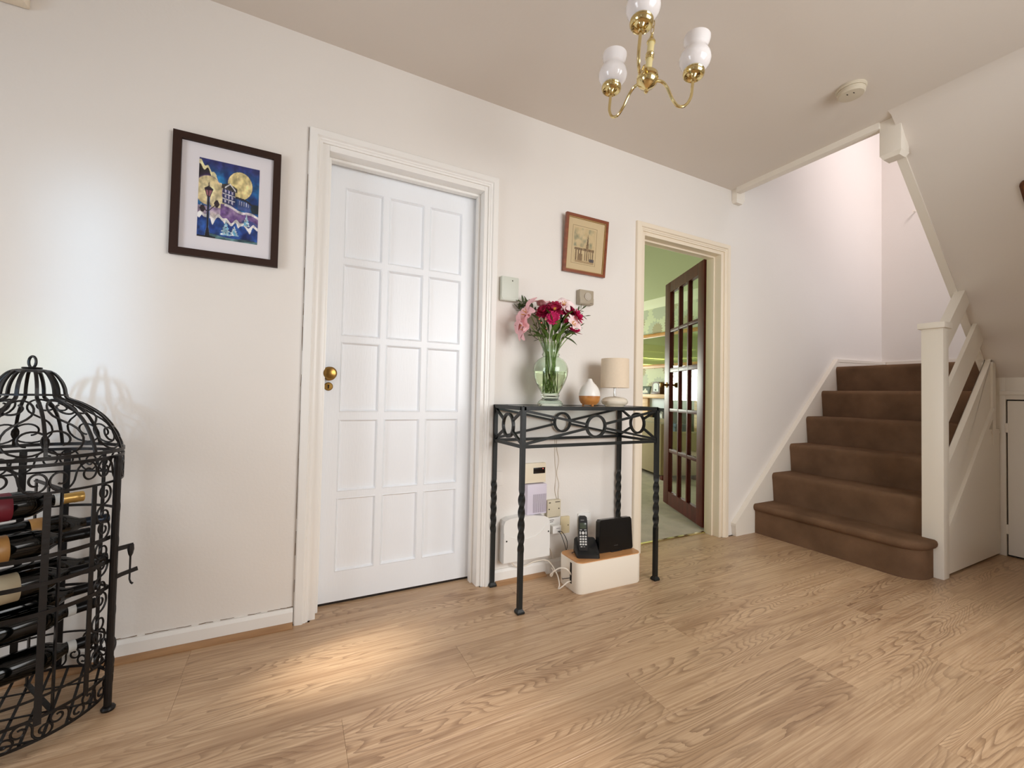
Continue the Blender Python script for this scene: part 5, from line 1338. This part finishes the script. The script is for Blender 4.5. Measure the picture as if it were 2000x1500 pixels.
# ------------------------------------------------------------------ smoke alarm and small things
SMK = mat('alarm_plastic', rgb(206, 196, 176), 0.5)
sa = root('smoke_alarm', (2.285, -0.925, CE)); tag(sa, 'round white smoke alarm on the ceiling near the stairs', 'smoke alarm')
MB().lathe([(0.002, -0.001), (0.060, -0.001), (0.060, -0.010), (0.056, -0.014), (0.002, -0.0145)], 36).build('mounting_base', SMK, sa, local=True)
MB().lathe([(0.052, -0.0135), (0.055, -0.017), (0.055, -0.030), (0.049, -0.037), (0.030, -0.040), (0.002, -0.0405)], 36).build('cover', SMK, sa, local=True)
for dx, dy in ((-0.026, 0.004), (-0.016, -0.018)): MB().box(dx-0.005, dy-0.002, -0.0405, dx+0.005, dy+0.002, -0.0385).build('vent_slot', SHADOWGAP, sa, local=True)
pq = root('wooden_plaque', (3.1, -1.30, 1.95)); tag(pq, 'brown wooden plaque hanging on the sloping soffit', 'plaque')
oc = [(0.030+x, y) for x, y in rrect(-0.05, 0.05, -0.072, 0.072, 0.022, 3)]
sn_ = Vector((0.958, 0, 1)).normalized()
PQ = Matrix.Translation((3.118, -1.290, k-0.958*3.118-0.002)) @ Matrix(((0, -0.722, -0.692, 0), (-1, 0, 0, 0), (0, 0.692, -0.722, 0), (0, 0, 0, 1)))
MB().prism(oc, 'z', 0.0, 0.012).xf(PQ).build('plaque_board', WALN, pq)
MB().prism([(0.03+(x-0.03)*0.8, z*0.8) for x, z in oc], 'z', 0.0115, 0.015).xf(PQ).build('raised_face', mat('plaque_face', rgb(122, 74, 40), 0.5), pq)
# ------------------------------------------------------------------ birdcage wine rack
RIRON = mat('rack_iron', rgb(28, 25, 24), 0.40, metal=0.3, spec=0.5, var=0.35, vscale=35, bump=0.25, bscale=90)
rk = root('wine_rack', (-0.70, -0.243, 0)); tag(rk, 'black wrought iron birdcage wine rack with domed top full of bottles', 'wine rack')
RR = 0.204; ZSH = 0.762
def Lb(b, name, par=rk, sharp=35): return b.build(name, RIRON, par, local=True, sharp=sharp)
def pol(r, a, z): return (r*math.cos(a), r*math.sin(a), z)
dg = math.radians
# dome rib profile (radius, height)
ribp = [(0.204, 0.762), (0.199, 0.782), (0.190, 0.808), (0.176, 0.836), (0.158, 0.862), (0.134, 0.884), (0.106, 0.903), (0.082, 0.914), (0.0745, 0.920), (0.0715, 0.932), (0.0695, 0.945), (0.064, 0.962), (0.055, 0.978), (0.046, 0.989), (0.036, 0.9955)]
rp = smooth_path([(r, 0, z) for r, z in ribp], 3)
rib = Lb(MB().tube(rp, 0, flat=(0.0075, 0.005, [Vector((0.6, 0, 0.8))]*len(rp))), 'rib')
rib.rotation_euler = (0, 0, 0)
for i in range(1, 12): cpart(rib, rk, dg(30*i))
def hoop(z, r, w_, t_, a0=0, a1=360, name='hoop'):
    full = abs(a1-a0) >= 360; n = max(8, int(abs(a1-a0)/5))
    pts = [pol(r, dg(a0+(a1-a0)*i/n), z) for i in range(n if full else n+1)]
    nr = [Vector((p[0], p[1], 0)).normalized() for p in pts]
    return Lb(MB().tube(pts, 0, closed=full, flat=(w_, t_, nr)), name)
hoop(0.926, 0.0735, 0.004, 0.004)
hoop(ZSH, RR, 0.010, 0.005); hoop(0.745, RR, 0.009, 0.004); hoop(0.672, RR, 0.006, 0.005)
hoop(0.092, RR-0.003, 0.007, 0.004); hoop(0.034, RR-0.006, 0.007, 0.004); hoop(0.145, RR, 0.005, 0.004)
Lb(MB().lathe([(0.002, 1.0015), (0.020, 1.001), (0.036, 0.998), (0.043, 0.994), (0.0435, 0.992), (0.036, 0.9915), (0.002, 0.9915)], 36), 'cap_plate')
Lb(MB().lathe([(0.002, 1.0015), (0.020, 1.0015), (0.0215, 1.003), (0.020, 1.0055), (0.002, 1.006)], 30), 'cap_disc')
va_ = (0.889, -0.457)
ring = [(0.0105*math.cos(t_)*va_[0], 0.0105*math.cos(t_)*va_[1], 1.0205+0.0165*math.sin(t_)) for t_ in [2*PI*i/28 for i in range(28)]]
Lb(MB().tube(ring, 0.0033, 8, closed=True), 'hanging_loop')

def norm_scroll(w_, h_, rot=0.0, flip=1, turns=1.35, kind='S'):
    # an S scroll: two round coils meeting in the middle, turned by rot and fitted to w_ x h_
    n = 30; half = []
    for i in range(n+1):
        s_ = i/n; a_ = PI/2+turns*2*PI*s_; r = 0.5*(1-0.74*s_**0.75)
        half.append((r*math.cos(a_), -0.5+r*math.sin(a_)+0.0))
    P = [(-x, -y) for x, y in reversed(half)]+half[1:]
    c, s_ = math.cos(rot), math.sin(rot)
    P = [(x*c-y*s_, x*s_+y*c) for x, y in P]
    x0 = min(p[0] for p in P); x1 = max(p[0] for p in P); y0 = min(p[1] for p in P); y1 = max(p[1] for p in P)
    return [(((x-x0)/(x1-x0)-0.5)*w_*flip, ((y-y0)/(y1-y0)-0.5)*h_) for x, y in P]
def cyl_scroll(name, am, zm, w_, h_, rot, flip, r=RR, tr=0.0027, turns=1.35):
    P = [pol(r, dg(am)+x/r, zm+y) for x, y in norm_scroll(w_, h_, rot, flip, turns)]
    return Lb(MB().tube(P, tr, 6), name)
# scroll band under the shoulder
s0_ = cyl_scroll('scroll', 0, 0.7085, 0.102, 0.068, 1.45, 1)
s1_ = cyl_scroll('scroll', 0, 0.7085, 0.102, 0.068, 1.45, -1)
s0_.rotation_euler = (0, 0, dg(-13)); s1_.rotation_euler = (0, 0, dg(17))
for i in range(1, 6): cpart(s0_, rk, dg(-13+60*i)); cpart(s1_, rk, dg(17+60*i))
# scrolls on the dome: mapped along the rib profile
dp = [Vector((r, 0, z)) for r, z in ribp[:8]]
acc = [0.0]
for i in range(1, len(dp)): acc.append(acc[-1]+(dp[i]-dp[i-1]).length)
def on_dome(t_):
    s_ = max(0, min(0.9999, t_))*acc[-1]
    for i in range(1, len(acc)):
        if s_ <= acc[i]:
            f = (s_-acc[i-1])/(acc[i]-acc[i-1]); return dp[i-1].lerp(dp[i], f)
def dome_scroll(flip):
    P = []
    for x, y in norm_scroll(1.0, 0.92, 0.35, flip, 1.4):
        q = on_dome(0.50+y); P.append(pol(q.x-0.002, dg(x*34), q.z))
    return Lb(MB().tube(P, 0.0028, 6), 'scroll')
e0 = dome_scroll(1); e1 = dome_scroll(-1)
e0.rotation_euler = (0, 0, dg(-15)); e1.rotation_euler = (0, 0, dg(15))
for i in range(1, 6): cpart(e0, rk, dg(-15+60*i)); cpart(e1, rk, dg(15+60*i))
# posts, door strips, side scrolls
def post(a, r, z0, z1, rad, name='post'):
    return Lb(MB().tube([pol(r, dg(a), z0), pol(r, dg(a), z1)], rad, 10), name)
for a in (-12.5, 167.5):
    po = post(a, RR+0.012, 0.012, 0.748, 0.0095)
    f = MB().lathe([(0.016, 0.0), (0.0175, 0.006), (0.014, 0.011), (0.008, 0.013)], 16, pol(RR+0.014, dg(a), 0)); f.build('foot', RIRON, po, local=True)
def strip(a, z0, z1, w_, name='door_strip', r=RR):
    p = [pol(r, dg(a), z0), pol(r, dg(a), (z0+z1)/2), pol(r, dg(a), z1)]
    return Lb(MB().tube(p, 0, flat=(w_, 0.003, pol(1, dg(a), 0))), name)
strip(-58, 0.075, 0.674, 0.0145); strip(-29.5, 0.085, 0.672, 0.012); strip(-96, 0.075, 0.674, 0.0145); strip(-125, 0.085, 0.672, 0.012)
strip(55, 0.03, 0.745, 0.012, 'back_strip'); strip(86, 0.03, 0.745, 0.017, 'back_strip'); strip(114, 0.03, 0.745, 0.017, 'back_strip'); strip(145, 0.03, 0.745, 0.012, 'back_strip')
# door bands of flat iron between the posts on the room side
for z in (0.508, 0.438, 0.362): hoop(z, RR+0.003, 0.011, 0.003, -167, -14, 'door_band')
hoop(0.56, RR-0.004, 0.008, 0.003, 40, 160, 'back_band'); hoop(0.30, RR-0.004, 0.008, 0.003, 40, 160, 'back_band')
# columns of scrolls beside the posts
col = None
for (am, fl) in ((-20.5, 1), (-4, -1), (176, 1), (158, -1), (-134, -1)):
    for j in range(5):
        zm = 0.612-0.104*j
        cyl_scroll('scroll', am, zm, 0.046, 0.108, 0.0, fl, RR, 0.0026, 1.4)
# basket base: upright scrolls between the two lowest hoops, flat lattice floor
for i in range(18):
    if i == 0:
        b0 = cyl_scroll('scroll', 0, 0.063, 0.074, 0.054, 1.2, 1, RR-0.004, 0.0028, 1.4)
    else: cpart(b0, rk, dg(20*i))
for i in range(9):
    a_ = -0.16+0.04*i; h_ = math.sqrt(max(0, (RR-0.006)**2-a_*a_))
    if h_ > 0.03:
        for rot in ((0.2,) if i % 3 else (0.2, 1.5)):
            c, s_ = math.cos(rot), math.sin(rot)
            p0 = (a_*c+h_*s_, a_*s_-h_*c, 0.032+0.003*(rot > 1)); p1 = (a_*c-h_*s_, a_*s_+h_*c, p0[2])
            Lb(MB().tube([p0, p1], 0, flat=(0.007, 0.002, (0, 0, 1))), 'floor_slat')
# arched back scrolls near the floor
cyl_scroll('scroll', 20, 0.112, 0.10, 0.07, 1.5, 1, RR-0.006, 0.003, 1.4); cyl_scroll('scroll', 52, 0.112, 0.10, 0.07, 1.5, -1, RR-0.006, 0.003, 1.4)
# latch on the post
la = dg(-12.5); lr = Vector((math.cos(la), math.sin(la), 0)); lt_ = Vector((0.93, 0.36, 0))
pb_ = lr*(RR+0.02)
MB().tube([pb_+Vector((0, 0, 0.470)), pb_+lt_*0.036+Vector((0, 0, 0.474))], 0, flat=(0.013, 0.004, (-0.36, 0.93, 0))).build('latch_bracket', RIRON, rk, local=True)
MB().tube([pb_+Vector((0, 0, 0.388)), pb_+lt_*0.012+Vector((0, 0, 0.392)), pb_+lt_*0.048+Vector((0, 0, 0.400))], 0, flat=(0.012, 0.004, (-0.36, 0.93, 0))).build('latch_strap', RIRON, rk, local=True)
lp0 = pb_+lt_*0.030
MB().tube([lp0+Vector((0, 0, 0.476)), lp0+Vector((0, 0, 0.462)), lp0+Vector((0, 0, 0.448)), lp0+Vector((0, 0, 0.44)), lp0+Vector((0, 0, 0.372)), lp0+Vector((0.003, 0, 0.362)), lp0+Vector((0.007, 0.002, 0.357))], [0.0075, 0.0085, 0.006, 0.0026, 0.0024, 0.0026, 0.0034], 8).build('latch_pin', RIRON, rk, local=True)
# inner bottle holder frames
AX = Vector((0.829, 0.559, 0)); PR = Vector((0.559, -0.829, 0))
for off in (0.108, 0.0, -0.108):
    for s_ in (-0.075, 0.045):
        p = PR*off+AX*s_
        if (p.length) < RR-0.012:
            Lb(MB().tube([p+Vector((0, 0, 0.035)), p+Vector((0, 0, 0.665))], 0, flat=(0.014, 0.004, AX)), 'holder_upright')
for s_ in (-0.075, 0.045):
    for z in (0.66, 0.045):
        a = PR*0.108+AX*s_; b_ = PR*-0.108+AX*s_
        Lb(MB().tube([a+Vector((0, 0, z)), b_+Vector((0, 0, z))], 0, flat=(0.012, 0.004, (0, 0, 1))), 'holder_rail')

# bottles lying in the rack
BOT = mat('bottle_glass', rgb(5, 6, 5), 0.07, spec=0.45)
def bottle(off, s_tip, z, label, cap_col, cap_name, neck_band=None, lab=None):
    bt = root('wine_bottle', (0, 0, 0)); tag(bt, label, 'bottle', 'wine bottles lying in the birdcage rack')
    # local z runs from the bottle's foot to its mouth, 0.30 long
    MB().lathe([(0.012, 0.012), (0.030, 0.003), (0.035, 0.001), (0.0373, 0.006), (0.0375, 0.02), (0.0375, 0.175), (0.0365, 0.188), (0.032, 0.202), (0.024, 0.216), (0.0175, 0.228), (0.0150, 0.240), (0.0143, 0.285), (0.0143, 0.296), (0.004, 0.2965)], 28).build('bottle_glass', BOT, bt, local=True)
    cm = MATS.get(cap_name) or mat(cap_name, cap_col, 0.28, metal=0.5, spec=0.5)
    MB().lathe([(0.0152, 0.242), (0.0149, 0.276), (0.0158, 0.280), (0.0158, 0.286), (0.0153, 0.289), (0.0156, 0.292), (0.0155, 0.2985), (0.0140, 0.300), (0.002, 0.3003)], 24).build('capsule', cm, bt, local=True)
    if neck_band: MB().lathe([(0.0168, 0.236), (0.0153, 0.242), (0.0153, 0.254), (0.0160, 0.254), (0.0174, 0.2365)], 24, closed=True).build('neck_band', neck_band, bt, local=True)
    if lab:
        lm_, z0, z1, rr_ = lab
        MB().lathe([(0.0376, z0), (0.0381, z0+0.001), (rr_, z1-0.001), (rr_-0.0005, z1)], 32).build('label', lm_, bt, local=True)
    mt_ = AX.to_track_quat('Z', 'Y').to_matrix().to_4x4()
    base = Vector((-0.70, -0.243, z))+PR*off+AX*(s_tip-0.30)
    bt.matrix_world = Matrix.Translation(base) @ mt_
    return bt
LBW = mat('label_cream', rgb(190, 178, 150), 0.6, var=0.08, vscale=60); LBM = mat('label_maroon', rgb(116, 28, 44), 0.45); LBG = mat('label_gold', rgb(176, 130, 74), 0.4, var=0.2, vscale=50); BND = mat('band_white', rgb(216, 220, 220), 0.5)  # cream and gold labels darkened for the shade inside the cage
K = rgb(14, 13, 14)
bottle(0.05, 0.107, 0.622, 'wine bottle with a gold neck foil and maroon label, topmost in the rack', rgb(206, 166, 92), 'gold_foil', BND, (LBM, 0.09, 0.152, 0.0381))
bottle(-0.05, 0.200, 0.518, 'wine bottle with a navy neck foil, uppermost of those at the wall side', rgb(20, 30, 44), 'navy_foil', None, (LBG, 0.118, 0.150, 0.0381))
bottle(0.05, 0.125, 0.508, 'dark wine bottle with a round gold label, second from the top on the room side', K, 'black_foil', None, (LBG, 0.10, 0.132, 0.0381))
bottle(-0.05, 0.200, 0.390, 'dark wine bottle second from the top at the wall side', K, 'black_foil')
bottle(0.05, 0.140, 0.400, 'wine bottle with a broad cream label, third from the top on the room side', K, 'black_foil', None, (LBW, 0.09, 0.140, 0.0381))
bottle(-0.05, 0.178, 0.306, 'dark wine bottle third from the top at the wall side', K, 'black_foil')
bottle(0.05, 0.145, 0.288, 'dark wine bottle with a white neck band, fourth from the top on the room side', K, 'black_foil', BND)
bottle(0.05, 0.149, 0.180, 'wine bottle with a white neck band lying lowest in the rack', K, 'black_foil', BND)
bpy.context.view_layer.update()
